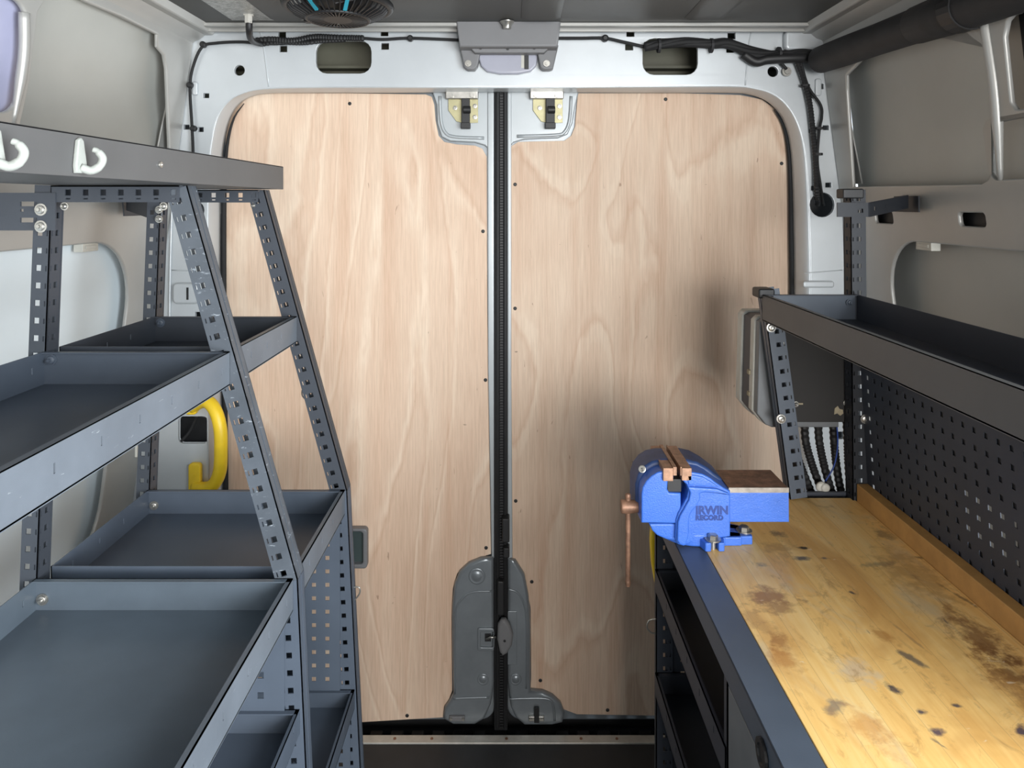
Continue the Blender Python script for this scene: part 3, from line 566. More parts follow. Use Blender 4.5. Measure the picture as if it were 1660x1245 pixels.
        me = plate([roundrect(R(774,0,1.915).x, R(0,1055,1.915).z, R(801,0,1.915).x, R(0,1018,1.915).z, 0.006, 4), roundrect(R(779,0,1.915).x, R(0,1049,1.915).z, R(800,0,1.915).x, R(0,1024,1.915).z, 0.004, 4)], 0.006, (0, 1.913, 0), (1,0,0), (0,0,1), (0,1,0), 0.002, 2); shade_auto(link('striker_frame', me, M['door'], d), 50)
        mb = MB(); mb.box(R(786, 1040, 1.914), R(796, 1027, 1.9175)); mb.build('striker_hole', M['black'], d)
        mb = MB(); mb.tube([R(788,1036,1.911), R(795,1033,1.908), R(804,1033,1.908)], 0.003, 8); mb.build('striker', M['zinc'], d, smooth=True)
# centre seal between the doors (on door_2)
d2 = bpy.data.objects['door_2']
mb = MB(); mb.box(R(801, 1185, 1.925), R(823, 149, 1.96)); mb.build('centre_seal', M['rubber'], d2, bevel=0.003)
mb = MB(); mb.tube([R(806.5, 150, 1.923), R(806.5, 1180, 1.923)], 0.005, 8).tube([R(818.5, 150, 1.923), R(818.5, 1180, 1.923)], 0.004, 8)
z = R(0, 1180, 1.921).z
while z < R(0, 152, 1.921).z:
    mb.box((R(810.5,0,1.921).x, 1.9205, z), (R(815.5,0,1.921).x, 1.926, z+0.004)); z += 0.0075
mb.build('seal_lips', M['black'], d2, smooth=False)
# side seals
ci = V((sum(p.x for p in L1)/len(L1), 0, 0.85))
for sl, dn in ((slice(0, 10), 'door_1'), (slice(20, 29), 'door_2')):
    a_ = L1[sl]; mb = MB(); P_ = smooth_path([V((p.x+(0.006 if p.x < 0 else -0.003), 1.924, p.z)) for p in a_], 3); mb.tube(P_, [0.0075*min(1, 0.15+(j if sl.start else len(P_)-1-j)/14) for j in range(len(P_))], 8); mb.build('side_seal', M['rubber'], bpy.data.objects[dn], smooth=True)

# ------------------------------------------------------------------ racking
PIT = 0.0262
def post(par, p0, p1, Y, inward, wd=0.033, fd=0.013, double=True, mat='rack', name='post', hole=0.0088, hu=0.014, start=0.010):
    """L-section; p0, p1 = (x,z) of the outer edge, web faces the camera, flange on the outer side runs back in Y."""
    a = V((p0[0], Y, p0[1])); b = V((p1[0], Y, p1[1])); W = (b-a); L = W.length; W.normalize()
    U = V((inward*abs(W.z), 0, 0)); U = V((-W.z, 0, W.x)) if inward*(-W.z) > 0 else V((W.z, 0, -W.x))
    hs = []; v = start
    while v+hole < L-0.004:
        hs.append((hu, hu+hole, v, v+hole)); hs.append((wd-0.006, wd-0.0038, v+0.001, v+hole-0.0005)); v += PIT
    mb = MB(); mb.perf(a, U, W, (0,1,0), wd, L, hs, 0.002)
    mb.perf(a, (0,1,0), W, U, fd, L, [], 0.002)
    if double:
        mb.perf(a+V((0, fd+0.004, 0)), (0,1,0), W, U, fd, L, [], 0.002)
        mb.perf(a+V((0, 2*fd+0.002, 0)), U, W, (0,1,0), wd, L, [h for h in hs if h[1]-h[0] < 0.004], 0.002)
    return mb.build(name, M[mat], par)
def cpost(par, p0, p1, Y, side, mat='rack', name='post', wa=0.026, wb=0.026, hs_=0.0088):
    """corner post at the wall side: web faces camera, second web faces the aisle. p = (x,z) of the aisle-side corner."""
    a = V((p0[0], Y, p0[1])); b = V((p1[0], Y, p1[1])); W = b-a; L = W.length; W.normalize(); U = V((side, 0, 0)); U = (U-W*U.dot(W)).normalized()
    hs = []; v = 0.010
    while v+hs_ < L-0.004:
        hs.append((0.012, 0.012+hs_*0.9, v, v+hs_)); hs.append((0.0035, 0.0058, v, v+hs_-0.001)); v += PIT
    mb = MB(); mb.perf(a, U, W, (0,1,0), wa, L, hs, 0.002); mb.perf(a, (0,1,0), W, U, wb, L, hs, 0.002)
    mb.perf(a+V((0, wb+0.002, 0)), U, W, (0,1,0), wa, L, [h for h in hs if h[1]-h[0] < 0.004], 0.002)
    return mb.build(name, M[mat], par)
def lip_holes(L, step=0.075, w_=0.003, h=0.010, base=0.022):
    o = []; v = 0.05
    while v < L-0.03: o.append((v, v+w_, base, base+h)); v += step
    return o
def tray(par, xa, xb, y0, y1, ztop, h=0.05, mat='rack', fmat=None, name='tray', slots=True):
    """xa = wall side, xb = aisle side; open box with folded lips"""
    zf = ztop-h; t = 0.0018; L = y1-y0; mb = MB(); s = 1 if xb > xa else -1
    mb.box((xa, y0, zf), (xb, y1, zf+t))
    hs = lip_holes(L) if slots else []
    mb.perf((xa, y0, zf), (0,1,0), (0,0,1), (s,0,0), L, h, hs, t)
    mb.perf((xa, y1-t, zf), (s,0,0), (0,0,1), (0,1,0), abs(xb-xa), h, [], t)
    mb.perf((xa, y0, zf), (s,0,0), (0,0,1), (0,1,0), abs(xb-xa), h, [], t)
    # folded hems
    mb.box((xa, y1-0.010, ztop-0.0015), (xb, y1, ztop))
    if fmat is None: mb.perf((xb-s*t, y0, zf), (0,1,0), (0,0,1), (s,0,0), L, h, hs, t)
    mb.box((xb-s*0.006, y0, ztop-0.0015), (xb, y1, ztop)) if fmat is None else None
    o = mb.build(name, M[mat], par)
    if fmat:
        mb = MB(); mb.perf((xb-s*t, y0, zf), (0,1,0), (0,0,1), (s,0,0), L, h, hs, t); mb.box((xb-s*0.008, y0, ztop-0.0015), (xb, y1, ztop)); mb.box((xb-s*0.012, y0, zf-0.001), (xb, y1, zf)); mb.build('front_lip', M[fmat], o)
    return o
def bolt(par, p, n, r=0.0075, mat='zinc', h=0.005):
    mb = MB(); mb.lathe(p, n, [(0, r*1.35), (0.0015, r*1.35), (0.0016, r), (h*0.7, r*0.9), (h, r*0.5)], 14); mb.lathe(V(p)+V(n)*h*0.8, n, [(0, r*0.42), (h*0.9, r*0.38)], 8)
    return shade_auto(mb.build('bolt', M[mat], par), 40)
def perf_panel(par, O, U, W, N, ul, wl, step, hole, mat, name='perforated_panel', mu=0.03, mw=0.02, t=0.0015):
    hs = []; u = mu
    while u+hole < ul-0.01:
        v = mw
        while v+hole < wl-0.01: hs.append((u, u+hole, v, v+hole)); v += step
        u += step
    mb = MB(); mb.perf(O, U, W, N, ul, wl, hs, t); return mb.build(name, M[mat], par)

YN, YF = 1.057, 1.385; Y0 = 0.30
rk = thing('shelving_rack', (-0.5, 0.75, 0), 'tall blue-grey slotted steel shelving rack with sloping front along left wall', 'shelving')
def xb_l(z): return -0.685-(1.45-z)*0.038
for Y, dbl in ((YN, True), (YF, True)):
    post(rk, (-0.319 if Y == YN else -0.322, 0.860), (-0.484, 1.447), Y, -1, mat='rack_worn' if Y == YN else 'rack_shaded', name='sloping_post')
    post(rk, (-0.280, 0.0), (-0.319 if Y == YN else -0.322, 0.859), Y, -1, name='front_post')
    cpost(rk, (xb_l(0), 0.0), (xb_l(1.447), 1.447), Y, -1, mat='rack_shaded', name='rear_post')
    # top brace
    hs = []; v = 0.02
    while v < 0.20: hs += [(v, v+0.0088, 0.010, 0.0188), (v+0.001, v+0.008, 0.004, 0.0062)]; v += PIT
    mb = MB(); mb.perf((-0.685, Y-0.002, 1.422), (1,0,0), (0,0,1), (0,1,0), 0.19, 0.025, hs, 0.002); mb.box((-0.685, Y-0.002, 1.445), (-0.49, Y+0.025, 1.447)).box((-0.685, Y+0.026, 1.424), (-0.51 if Y == YN else -0.60, Y+0.028, 1.445)); mb.build('top_brace', M['rack_shaded'], rk)
    for x in (-0.668, -0.52) if Y == YN else (-0.66, -0.505): bolt(rk, (x, Y+0.003, 1.416), (0,-1,0), 0.0045)
# top shelf
mb = MB(); mb.box((-0.70, Y0, 1.448), (-0.455, 1.402, 1.450)).box((-0.4555, Y0, 1.448), (-0.452, 1.402, 1.493)).box((-0.70, Y0, 1.448), (-0.697, 1.402, 1.485)).box((-0.70, 1.400, 1.448), (-0.452, 1.403, 1.493)).box((-0.463, Y0, 1.4905), (-0.452, 1.402, 1.493))
ts = mb.build('top_shelf', M['rack_grey'], rk, bevel=0.0008)
q = R(259, 267, 0.452*FPX/(830-259)); mb = MB(); mb.lathe((-0.4515, q.y, q.z), (1,0,0), [(0, 0.0042), (0.002, 0.0038), (0.002, 0.002), (0.0008, 0.0015)], 14); mb.build('screw', M['zinc'], ts)
for z, xf in ((1.20, -0.420), (0.862, -0.326)):
    xr = xb_l(z)-0.002
    a = tray(rk, xr, xf, Y0, YN-0.001, z, 0.05 if z > 1 else 0.048, 'rack_lit' if z < 1 else 'rack', 'rack_side_lit')
    b = tray(rk, xr, xf, YN+0.034, YF-0.001, z, 0.05 if z > 1 else 0.048, 'rack' if z < 1 else 'rack_shaded', 'rack_side_lit')
    for t_, ye in ((a, YN-0.003), (b, YF-0.003)):
        bolt(t_, (xr+0.012, ye, z-0.012 if z > 1 else z-0.030), (0,-1,0), 0.0065, 'zinc' if z < 1 else 'rack')
tray(rk, xb_l(0.67), -0.316, Y0, YN-0.001, 0.667, 0.036, 'rack'); tray(rk, xb_l(0.47), -0.307, YN+0.034, YF-0.001, 0.472, 0.036, 'rack')
tray(rk, xb_l(0.3), -0.300, Y0, YN-0.001, 0.30, 0.04, 'rack'); tray(rk, xb_l(0.1), -0.290, YN+0.034, YF-0.001, 0.12, 0.04, 'rack')
perf_panel(rk, (-0.69, YF-0.004, 0.47), (1,0,0), (0,0,1), (0,1,0), 0.355, 0.342, 0.0262, 0.0082, 'rack', mu=0.012)
perf_panel(rk, (-0.69, YN-0.004, 0.665), (1,0,0), (0,0,1), (0,1,0), 0.352, 0.147, 0.030, 0.0095, 'rack', mu=0.012)
perf_panel(rk, (-0.69, YF-0.004, 0.12), (1,0,0), (0,0,1), (0,1,0), 0.375, 0.30, 0.0262, 0.0082, 'rack', mu=0.012)
# dark slot behind the perforated edge
# wall brackets
mb = MB(); hs = [(0.060, 0.085, 0.036, 0.043), (0.060, 0.085, 0.012, 0.019), (0.06,0.065,0.028,0.032), (0.092,0.096,0.030,0.034)]
mb.perf((-0.79, YN-0.004, 1.380), (1,0,0), (0,0,1), (0,1,0), 0.112, 0.056, hs, 0.003); mb.obox((-0.79, YN-0.004, 1.380), (-0.09, 0.05, 0), (0,0,0.056), (0.001, 0.003, 0)); mb.box((-0.883, YN+0.03, 1.375), (-0.879, YN+0.09, 1.44))
bk = mb.build('wall_bracket', M['rack_shaded'], rk)
for z in (1.411, 1.386): bolt(bk, (-0.699, YN-0.004, z), (0,-1,0), 0.0068)
mb = MB(); A = V((-0.684, YF-0.003, 1.383)); B = V((-0.862, 1.585, 1.405)); D = (B-A); mb.perf(A, D, (0,0,1), (0.5,0.5,0), D.length, 0.042, [(0.010,0.026,0.022,0.028),(0.012,0.015,0.008,0.011)], 0.003)
mb.obox((-0.866, 1.58, 1.392), (0, 0.075, 0), (-0.004, 0, 0.044), (0.003, 0, 0)); bk = mb.build('wall_bracket', M['rack_shaded'], rk)
for z in (1.408, 1.390): bolt(bk, (-0.686, YF-0.006, z), (0,-1,0), 0.0055)
# wire rings on the aisle side of the posts
def ring(par, pts, r=0.0014, m='zinc'):
    mb = MB(); mb.tube(smooth_path(pts, 6), r, 8); return mb.build('wire_ring', M[m], par, smooth=True)
ring(rk, [R(501, 625, YF+0.03), R(491, 630, YF+0.03), R(490, 641, YF+0.03), R(497, 648, YF+0.03), R(504, 648, YF+0.03)], m='rack_grey')
ring(rk, [R(572, 952, YF+0.02), R(582, 952, YF+0.02), R(583, 962, YF+0.02), R(574, 974, YF+0.02)])

# workbench unit on the right
XFR = 0.278; ZB = 0.84; XR = 0.69
wb = thing('workbench', (0.48, 1.0, 0), 'blue-grey steel workbench frame with perforated back and upper tray along right wall', 'workbench')
def xr_r(z): return 0.700-(z-0.80)*0.058
cpost(wb, (0.672, 0.0), (xr_r(1.447)+0.0-0.002, 1.447), YF, 1, mat='rack_dimmed', name='rear_post', wa=0.03)
mb = MB(); mb.box((0.645, YF-0.004, 1.430), (0.686, YF+0.028, 1.449)); mb.build('post_cap', M['black'], wb, bevel=0.003)
post(wb, (0.543, 0.842), (0.488, 1.250), YF, 1, mat='rack', name='front_post', wd=0.034, hu=0.014)
mb = MB(); mb.box((0.480, YF-0.006, 1.235), (0.512, YF+0.036, 1.254)); mb.build('post_cap', M['black'], wb, bevel=0.004)
tr = tray(wb, 0.672, 0.487, 0.60, YF-0.003, 1.243, 0.050, 'rack_dark', 'rack_grey', name='upper_tray', slots=False)
mb = MB(); mb.perf((0.489, YF-0.006, 1.195), (1,0,0), (0,0,1), (0,1,0), 0.178, 0.048, [], 0.002); mb.build('end_lip', M['rack'], tr)
bolt(tr, (0.655, YF-0.008, 1.228), (0,-1,0), 0.005, 'rack'); q = R(1522, 568, 0.9); bolt(tr, (0.60, 0.99, 1.195), (0,0,1), 0.004)
perf_panel(wb, (0.698, 0.62, 0.80), (0,1,0), (-0.058,0,1), (1,0,0), YF-0.62, 0.41, 0.0262, 0.0082, 'rack_dark')
for y0_, y1_, z0_, z1_ in ((0.62, 1.36, 0.99, 1.2), (1.09, 1.36, 0.80, 0.9895), (0.62, 0.97, 0.80, 0.9895), (0.971, 1.089, 0.80, 0.905)):
    mb = MB(); xx = lambda z: 0.7003-(z-0.8)*0.058
    mb.prism([(xx(z0_), y0_, z0_), (xx(z0_), y1_, z0_), (xx(z1_), y1_, z1_), (xx(z1_), y0_, z1_)], (0.003, 0, 0)); mb.build('added_dark_sheet', M['black'], wb, fix=True)  # added black sheets keep the holes dark, a gap leaving a few bright
# bolts on posts
for px, py in ((1250, 531), (1266, 679), (1402, 679)):
    q = R(px, py, YF-0.003); bolt(wb, q, (0,-1,0), 0.0068)
# board carrying the junction box
bd = [(R(px, py, YF+0.012).x, R(px, py, YF+0.012).z) for px, py in ((1258, 522), (1388, 500), (1390, 690), (1273, 690))]
me = plate([bd], 0.006, (0, YF+0.034, 0), (1,0,0), (0,0,1), (0,1,0), 0.0008, 1); bo = link('backing_board', me, M['board'], wb)
for px, py in ((1268, 555), (1290, 655), (1371, 653)):
    q = R(px, py, YF+0.033); bolt(bo, q, (0,-1,0), 0.0042)
mb = MB(); mb.box(R(1293, 656, YF+0.032), R(1301, 653, YF+0.034)); mb.build('worn_patch', M['amber'], bo)
me = plate([[(R(px, py, YF+0.033).x, R(px, py, YF+0.033).z) for px, py in ((1353,662),(1358,658),(1361,663),(1366,664),(1367,670),(1362,674),(1357,670),(1352,672))]], 0.001, (0, YF+0.0325, 0), (1,0,0), (0,0,1), (0,1,0)); link('worn_patch', me, M['amber'], bo)
# wall bracket right
mb = MB(); A = V((0.633, YF-0.005, 1.394)); mb.perf(A, (1,0,0), (0,0,1), (0,1,0), 0.060, 0.028, [(0.04,0.05,0.008,0.016)], 0.003)
A = V((0.693, YF-0.005, 1.394)); B = V((0.835, 1.50, 1.410)); D = B-A; mb.perf(A, D, (0,0,1), (0.5,-0.5,0), D.length, 0.028, [(0.02,0.03,0.010,0.018),(0.07,0.076,0.010,0.016)], 0.003)
mb.obox((0.842, 1.47, 1.402), (0.003, 0.10, 0), (0, 0, 0.034), (0.003, 0, 0)); bk = mb.build('wall_bracket', M['rack_dimmed'], wb)
bolt(bk, (0.842, 1.545, 1.42), (-1,0,0), 0.007, 'rack_dark')
# bench rails, posts and shelves below the top
mb = MB(); mb.box((XFR, 0.60, ZB-0.038), (XFR+0.0025, YF+0.03, ZB)).box((XFR, 0.60, ZB-0.0025), (0.3235, YF+0.03, ZB)).box((XFR, 0.60, ZB-0.038), (XFR+0.02, YF+0.03, ZB-0.036)); mb.build('front_rail', M['rack'], wb, bevel=0.0022, bseg=3)
for Y in (YF, 0.927, 0.605):
    post(wb, (XFR+0.003, 0.0), (XFR+0.003, ZB-0.040), Y, 1, mat='rack_dark', name='front_post', double=False)
    if Y > 1: cpost(wb, (0.655, 0.0), (0.655, ZB-0.04), Y-0.002, 1, mat='rack_dark', name='lower_rear_post')
for z, h in ((0.707, 0.042), (0.505, 0.042), (0.22, 0.04)):
    tray(wb, 0.69, XFR+0.001, 0.93, YF-0.001, z, h, 'rack_dark', name='lower_tray')
perf_panel(wb, (0.30, YF+0.004, 0.24), (1,0,0), (0,0,1), (0,1,0), 0.38, 0.55, 0.0262, 0.0082, 'rack_dark')
mb = MB(); mb.box((0.30, 0.934, 0.10), (0.69, 0.937, ZB-0.04)); mb.build('divider', M['rack_dark'], wb)
mb = MB(); mb.box((0.688, 0.62, 0.02), (0.692, YF, ZB-0.03)); mb.build('back_panel', M['rack_dark'], wb)
mb = MB(); mb.box((XFR+0.001, 0.645, 0.45), (XFR+0.006, 0.915, ZB-0.042)); dr = mb.build('cabinet_door', M['panel_grey'], wb, bevel=0.001)
q = R(1238, 1222, XFR*FPX/(1238-830)); mb = MB(); mb.lathe((XFR-0.001, q.y, q.z), (-1,0,0), [(0, 0.016), (0.003, 0.016), (0.003, 0.011), (0.001, 0.010)], 20); mb.build('handle', M['black'], dr)
ring(wb, [R(1064, 1003, YF), R(1052, 1006, YF), R(1049, 1017, YF), R(1055, 1025, YF), R(1063, 1027, YF)])
# cables under the board: conduits
EY = YF+0.05
def conduit(par_name, pts, r, label, cat='cable', group=None, m='black', ribs=True, pitch=0.006):
    pts = smooth_path(pts, 8); 
    if ribs:
        out = []; rs = []; acc = 0
        dense = []
        for a, b in zip(pts, pts[1:]):
            n = max(1, int((b-a).length/(pitch/2)))
            for k in range(n): dense.append(a+(b-a)*k/n)
        dense.append(pts[-1]); pts = dense; rr_ = [r if i % 2 else r*0.82 for i in range(len(pts))]
    else: rr_ = r
    mb = MB(); mb.tube(pts, rr_, 10); o = mb.build(par_name, M[m], smooth=not ribs)
    tag(o, label, cat, group); return o
for i, (xs, xe, lab) in enumerate(((1284, 1312, 'leftmost corrugated conduit below the black board at right'), (1304, 1330, 'second corrugated conduit from the left below the black board'), (1326, 1346, 'middle corrugated conduit hanging straight below the black board'), (1350, 1362, 'fourth corrugated conduit below the black board, beside thin blue wire'), (1372, 1379, 'rightmost corrugated conduit below the black board'))):
    conduit('corrugated_conduit', [R(xs, 680, EY+0.035+0.012*(i % 2)), R(xs+2, 715, EY+0.03), R((xs+xe)/2, 755, EY+0.025), R(xe, 790, EY+0.02), R(xe+8, 812, EY+0.02)], 0.0085, lab, 'conduit', 'conduits below the board')
conduit('thin_wire', [R(1356, 680, EY), R(1358, 720, EY), R(1352, 755, EY), R(1338, 780, EY)], 0.0015, 'thin dark blue wire looping beside the conduits under the board', 'wire', None, 'navy', False)
t = thing('cable_tie_mount', R(1334, 797, EY-0.01), 'small white round cable clip on the conduits above the bench', 'clip')
mb = MB(); mb.lathe(R(1331, 789, EY-0.01), (0,-1,0), [(0, 0.011), (0.004, 0.011), (0.006, 0.007)], 18); mb.build('disc', M['cream'], t, smooth=True)
mb = MB(); mb.lathe(R(1337, 790, EY-0.013), (0,-1,0), [(0, 0.009), (0.004, 0.009), (0.006, 0.006)], 18); mb.build('disc', M['cream'], t, smooth=True)
mb = MB(); mb.box(R(1328, 800, EY-0.012), R(1333, 793, EY-0.008)).box(R(1335, 800, EY-0.012), R(1340, 793, EY-0.008)); mb.build('foot', M['cream'], t, bevel=0.001)
# end plate at the foot of the opening, so conduits pass through it
mb = MB(); mb.box((0.56, YF+0.028, 0.80), (0.69, YF+0.034, 0.845)); mb.build('end_plate', M['rack_dark'], wb)

# layered junction box behind the front post
jb = thing('junction_box', (0.56, 1.50, 0.97), 'pale grey layered junction box with dark gasket behind the upper bench post', 'box')
def layer(y0, y1, ex, name, m):
    z0 = 0.968; z1 = 1.186
    pts = [(0.495-ex, z0+0.028), (0.512-ex, z0+0.006), (0.525-ex, z0-ex), (0.66, z0-ex), (0.66, z1+ex), (0.509-ex, z1+ex), (0.500-ex, z1-0.006)]
    me = plate([pts], y1-y0, (0, y0, 0), (1,0,0), (0,0,1), (0,1,0), 0.0025, 2); o = link(name, me, M[m], jb); shade_auto(o, 50)
layer(1.432, 1.455, 0.0, 'cover', 'panel_grey'); layer(1.455, 1.478, 0.003, 'front_flange', 'cream'); layer(1.478, 1.53, 0.0, 'gasket', 'rack_dark'); layer(1.53, 1.56, 0.004, 'back_flange', 'cream')
for zz in (1.02, 1.065):
    mb = MB(); mb.box((0.490, 1.468, zz), (0.499, 1.482, zz+0.010)); mb.build('sealant', M['amber'], jb, bevel=0.002)

# ------------------------------------------------------------------ worktop
wt = thing('worktop', (0.5, 0.8, ZB), 'stained oiled beech worktop with raised back strip on the bench', 'worktop')
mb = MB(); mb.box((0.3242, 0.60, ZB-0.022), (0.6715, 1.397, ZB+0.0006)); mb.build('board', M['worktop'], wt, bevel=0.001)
mb = MB(); mb.box((0.672, 0.60, ZB-0.02), (0.694, 1.383, ZB+0.034)); mb.build('back_strip', M['beech'], wt, bevel=0.0015)

# ------------------------------------------------------------------ bench vice
ZT = ZB+0.0008
vi = thing('bench_vice', (0.32, 1.25, ZT), 'bright blue cast iron bench vice bolted to far front corner of the worktop', 'vice')
VY0, VY1 = 1.20, 1.298
def vp(px, py, Y=VY0): q = R(px, py, VY0); return (q.x, Y, q.z)
def vprism(pts, y0, y1, name, m, bev=0.0025, par=None, cs=3):
    me = plate([[(R(a, b, VY0).x, R(a, b, VY0).z) for a, b in pts]], y1-y0, (0, y0, 0), (1,0,0), (0,0,1), (0,1,0), bev, cs)
    o = link(name, me, M[m], par or vi); shade_auto(o, 50); return o
mj = vprism([(1040,848),(1040,800),(1042,790),(1048,780),(1056,772),(1066,766),(1079,763),(1092,764),(1092,776),(1083,779),(1082,794),(1085,799),(1104,800),(1104,849)], VY0, VY1, 'moving_jaw', 'blue', 0.003)
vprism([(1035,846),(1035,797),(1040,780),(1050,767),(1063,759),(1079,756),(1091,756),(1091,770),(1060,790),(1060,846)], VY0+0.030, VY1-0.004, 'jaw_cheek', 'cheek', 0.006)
mb = MB(); mb.box(vp(1083, 800, VY0+0.006), vp(1106, 779, VY1)); mb.build('jaw_throat', M['black'], vi, bevel=0.001)
vprism([(1108,766),(1122,764),(1138,767),(1150,773),(1160,781),(1172,789),(1183,795),(1183,868),(1160,872),(1120,878),(1108,884),(1098,881),(1094,872),(1095,842),(1099,830),(1106,818),(1113,805),(1115,795),(1112,785),(1106,778)], VY0-0.004, VY1, 'fixed_body', 'blue', 0.003)
# raised S-shaped rib on the body
vprism([(1111,781),(1116,786),(1130,787),(1160,789),(1178,796),(1181,800),(1140,795),(1133,797),(1133,806),(1128,816),(1118,828),(1115,838),(1115,862),(1110,880),(1100,879),(1096,872),(1097,843),(1101,832),(1108,820),(1115,807),(1117,796)], VY0-0.009, VY0-0.002, 'cast_rib', 'blue', 0.0025)
vprism([(1112,768),(1124,768),(1138,771),(1152,779),(1165,788),(1130,786),(1115,784)], VY0-0.006, VY0+0.002, 'jaw_shoulder', 'blue', 0.002)
# head dome behind
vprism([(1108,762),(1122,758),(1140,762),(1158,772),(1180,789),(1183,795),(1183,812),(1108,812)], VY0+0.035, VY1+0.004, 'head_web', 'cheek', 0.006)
sl = vprism([(1180,801),(1281,801),(1281.5,849),(1180,849)], VY0+0.006, VY1-0.010, 'slide_bar', 'blue', 0.0012)
mb = MB(); mb.box((vp(1183,0)[0], VY0+0.006, R(0,801,VY0).z+0.0002), (vp(1280,0)[0], VY1-0.010, R(0,793,VY0).z)); mb.build('slide_top', M['rust'], sl, bevel=0.0008)
mb = MB(); mb.box((vp(1183,0)[0], VY0+0.0052, R(0,801,VY0).z+0.0003), (vp(1281,0)[0], VY0+0.0075, R(0,793,VY0).z+0.0003)); mb.build('slide_edge', M['worn_steel'], sl)
# jaws
for nm, x0, x1, y0, y1 in (('jaw_insert', 1074, 1090, 757, 778), ('jaw_insert', 1104, 1120, 757, 777)):
    mb = MB(); mb.box(vp(x0, y1, VY0-0.006), vp(x1, y0, VY1+0.008)); mb.build(nm, M['copper'], vi, bevel=0.0008)
mb = MB(); mb.box(vp(1090, 769, VY0-0.006), vp(1096, 755, VY1+0.008)); mb.box(vp(1102, 770, VY0-0.004), vp(1104.5, 755.5, VY1+0.008)); mb.build('jaw_face', M['copper'], vi, bevel=0.0006)
# screw boss, handle
bc = R(1040, 821, 1.235)
mb = MB(); x0 = bc.x; mb.lathe((x0+0.004, 1.235, bc.z), (-1,0,0), [(0, 0.0115), (0.008, 0.0115)], 20); mb.build('screw_collar', M['black'], vi)
mb = MB(); mb.lathe((x0-0.003, 1.235, bc.z), (-1,0,0), [(0, 0.0095), (0.006, 0.0105), (0.020, 0.0118), (0.031, 0.0118), (0.033, 0.0105)], 22); o = mb.build('screw_boss', M['rust'], vi); shade_auto(o, 40)
hx = R(1018, 0, 1.235).x
mb = MB(); mb.tube([(hx+0.000, 1.235, R(0,801,1.235).z), (hx, 1.235, R(0,806,1.235).z), (hx, 1.235, R(0,826,1.235).z), (hx, 1.235, R(0,943,1.235).z), (hx, 1.235, R(0,950,1.235).z)], [0.0045, 0.0047, 0.0043, 0.0043, 0.004], 12); mb.lathe((hx, 1.235, R(0,940,1.235).z), (0,0,-1), [(0, 0.0036), (0.002, 0.005), (0.007, 0.005), (0.010, 0.003)], 12); mb.lathe((hx, 1.235, R(0,800,1.235).z), (0,0,-1), [(0, 0.0035), (0.002, 0.0052), (0.007, 0.0052), (0.009, 0.0036)], 12); shade_auto(mb.build('handle_bar', M['rust'], vi), 50)
# base with lugs and bolts
cx, cy = 0.315, 1.25
lo = []
for k in range(32):
    t = 2*math.pi*k/32; lo.append((cx+0.058*math.cos(t), cy+0.055*math.sin(t)))
me = plate([lo], 0.022, (0,0,ZT), (1,0,0), (0,1,0), (0,0,1), 0.004, 3); shade_auto(link('base', me, M['blue'], vi), 50)
def lug(px, py, ang, ln):
    Yb = (CZ-ZT)*FPX/(py-HOR); x = (px-CXP)/FPX*Yb
    d = V((math.cos(ang), math.sin(ang), 0)); n = V((-d.y, d.x, 0)); p = V((x, Yb, ZT))
    mb = MB()
    for s in (-1, 1): mb.prism([p+n*s*0.006+d*0.004, p+n*s*0.016+d*0.004, p+n*s*0.030-d*ln, p+n*s*0.006-d*ln], (0,0,0.015))
    mb.prism([p+n*0.024-d*0.014, p-n*0.024-d*0.014, p-n*0.032-d*ln, p+n*0.032-d*ln], (0,0,0.015))
    mb.build('base_lug', M['blue'], vi, bevel=0.002, fix=True)
    c = p-d*0.008+V((0,0,0.0155))
    mb = MB(); mb.cyl(c+V((0,0,-0.0155)), c, 0.005, 12); mb.lathe(c, (0,0,1), [(0, 0.0135), (0.002, 0.0135)], 22); mb.lathe(c+V((0,0,0.002)), (0,0,1), [(0, 0.0085), (0.006, 0.0085), (0.007, 0.0065)], 6); mb.build('bolt', M['zinc'], vi)
lug(1158, 893, math.radians(-88), 0.050); lug(1214, 876, math.radians(-12), 0.050)
# apron below the slide on the bench edge side
vprism([(1053,851),(1100,851),(1100,879),(1082,877),(1066,870),(1058,862)], VY0+0.004, VY1-0.02, 'front_apron', 'blue', 0.003)
# lettering
def text(s, size, loc, m, par, ext=0.0008, bold=0.0, name='lettering', spacing=1.0, rot=0):
    cu = bpy.data.curves.new('t', 'FONT'); cu.body = s; cu.size = size; cu.extrude = ext; cu.offset = bold; cu.space_character = spacing
    ob = bpy.data.objects.new('t', cu); C.objects.link(ob); dg = bpy.context.evaluated_depsgraph_get()
    me = bpy.data.meshes.new_from_object(ob.evaluated_get(dg)); bpy.data.objects.remove(ob)
    me.transform(Matrix.Translation(V(loc)) @ Matrix.Rotation(math.pi/2, 4, 'X') @ Matrix.Rotation(rot, 4, 'Z')); me.materials.clear()
    return link(name, me, M[m], par)
def outlined(s, size, x, z, y, m, par):
    return text(s, size, (x, y, z), m, par, 0.0006, 0.0004)
text('IRWIN', 0.0192, (vp(1126.5,0)[0], VY0-0.0042, R(0,831.5,VY0).z), 'navy', vi, 0.0005, 0.0008, spacing=0.98)
text('RECORD', 0.0110, (vp(1126.5,0)[0], VY0-0.0042, R(0,841,VY0).z), 'navy', vi, 0.0005, 0.0007, spacing=1.10)
q = R(1045, 757, VY0+0.028)
mb = MB(); mb.lathe((q.x-0.004, q.y+0.001, q.z-0.004), (-0.25,-0.9,0.4), [(0, 0.0062), (0.0015, 0.0062), (0.0018, 0.005)], 24); bg = mb.build('badge', M['zinc'], vi)
text('S', 0.008, (q.x-0.0065, q.y-0.002, q.z-0.0065), 'black', bg, 0.0006)

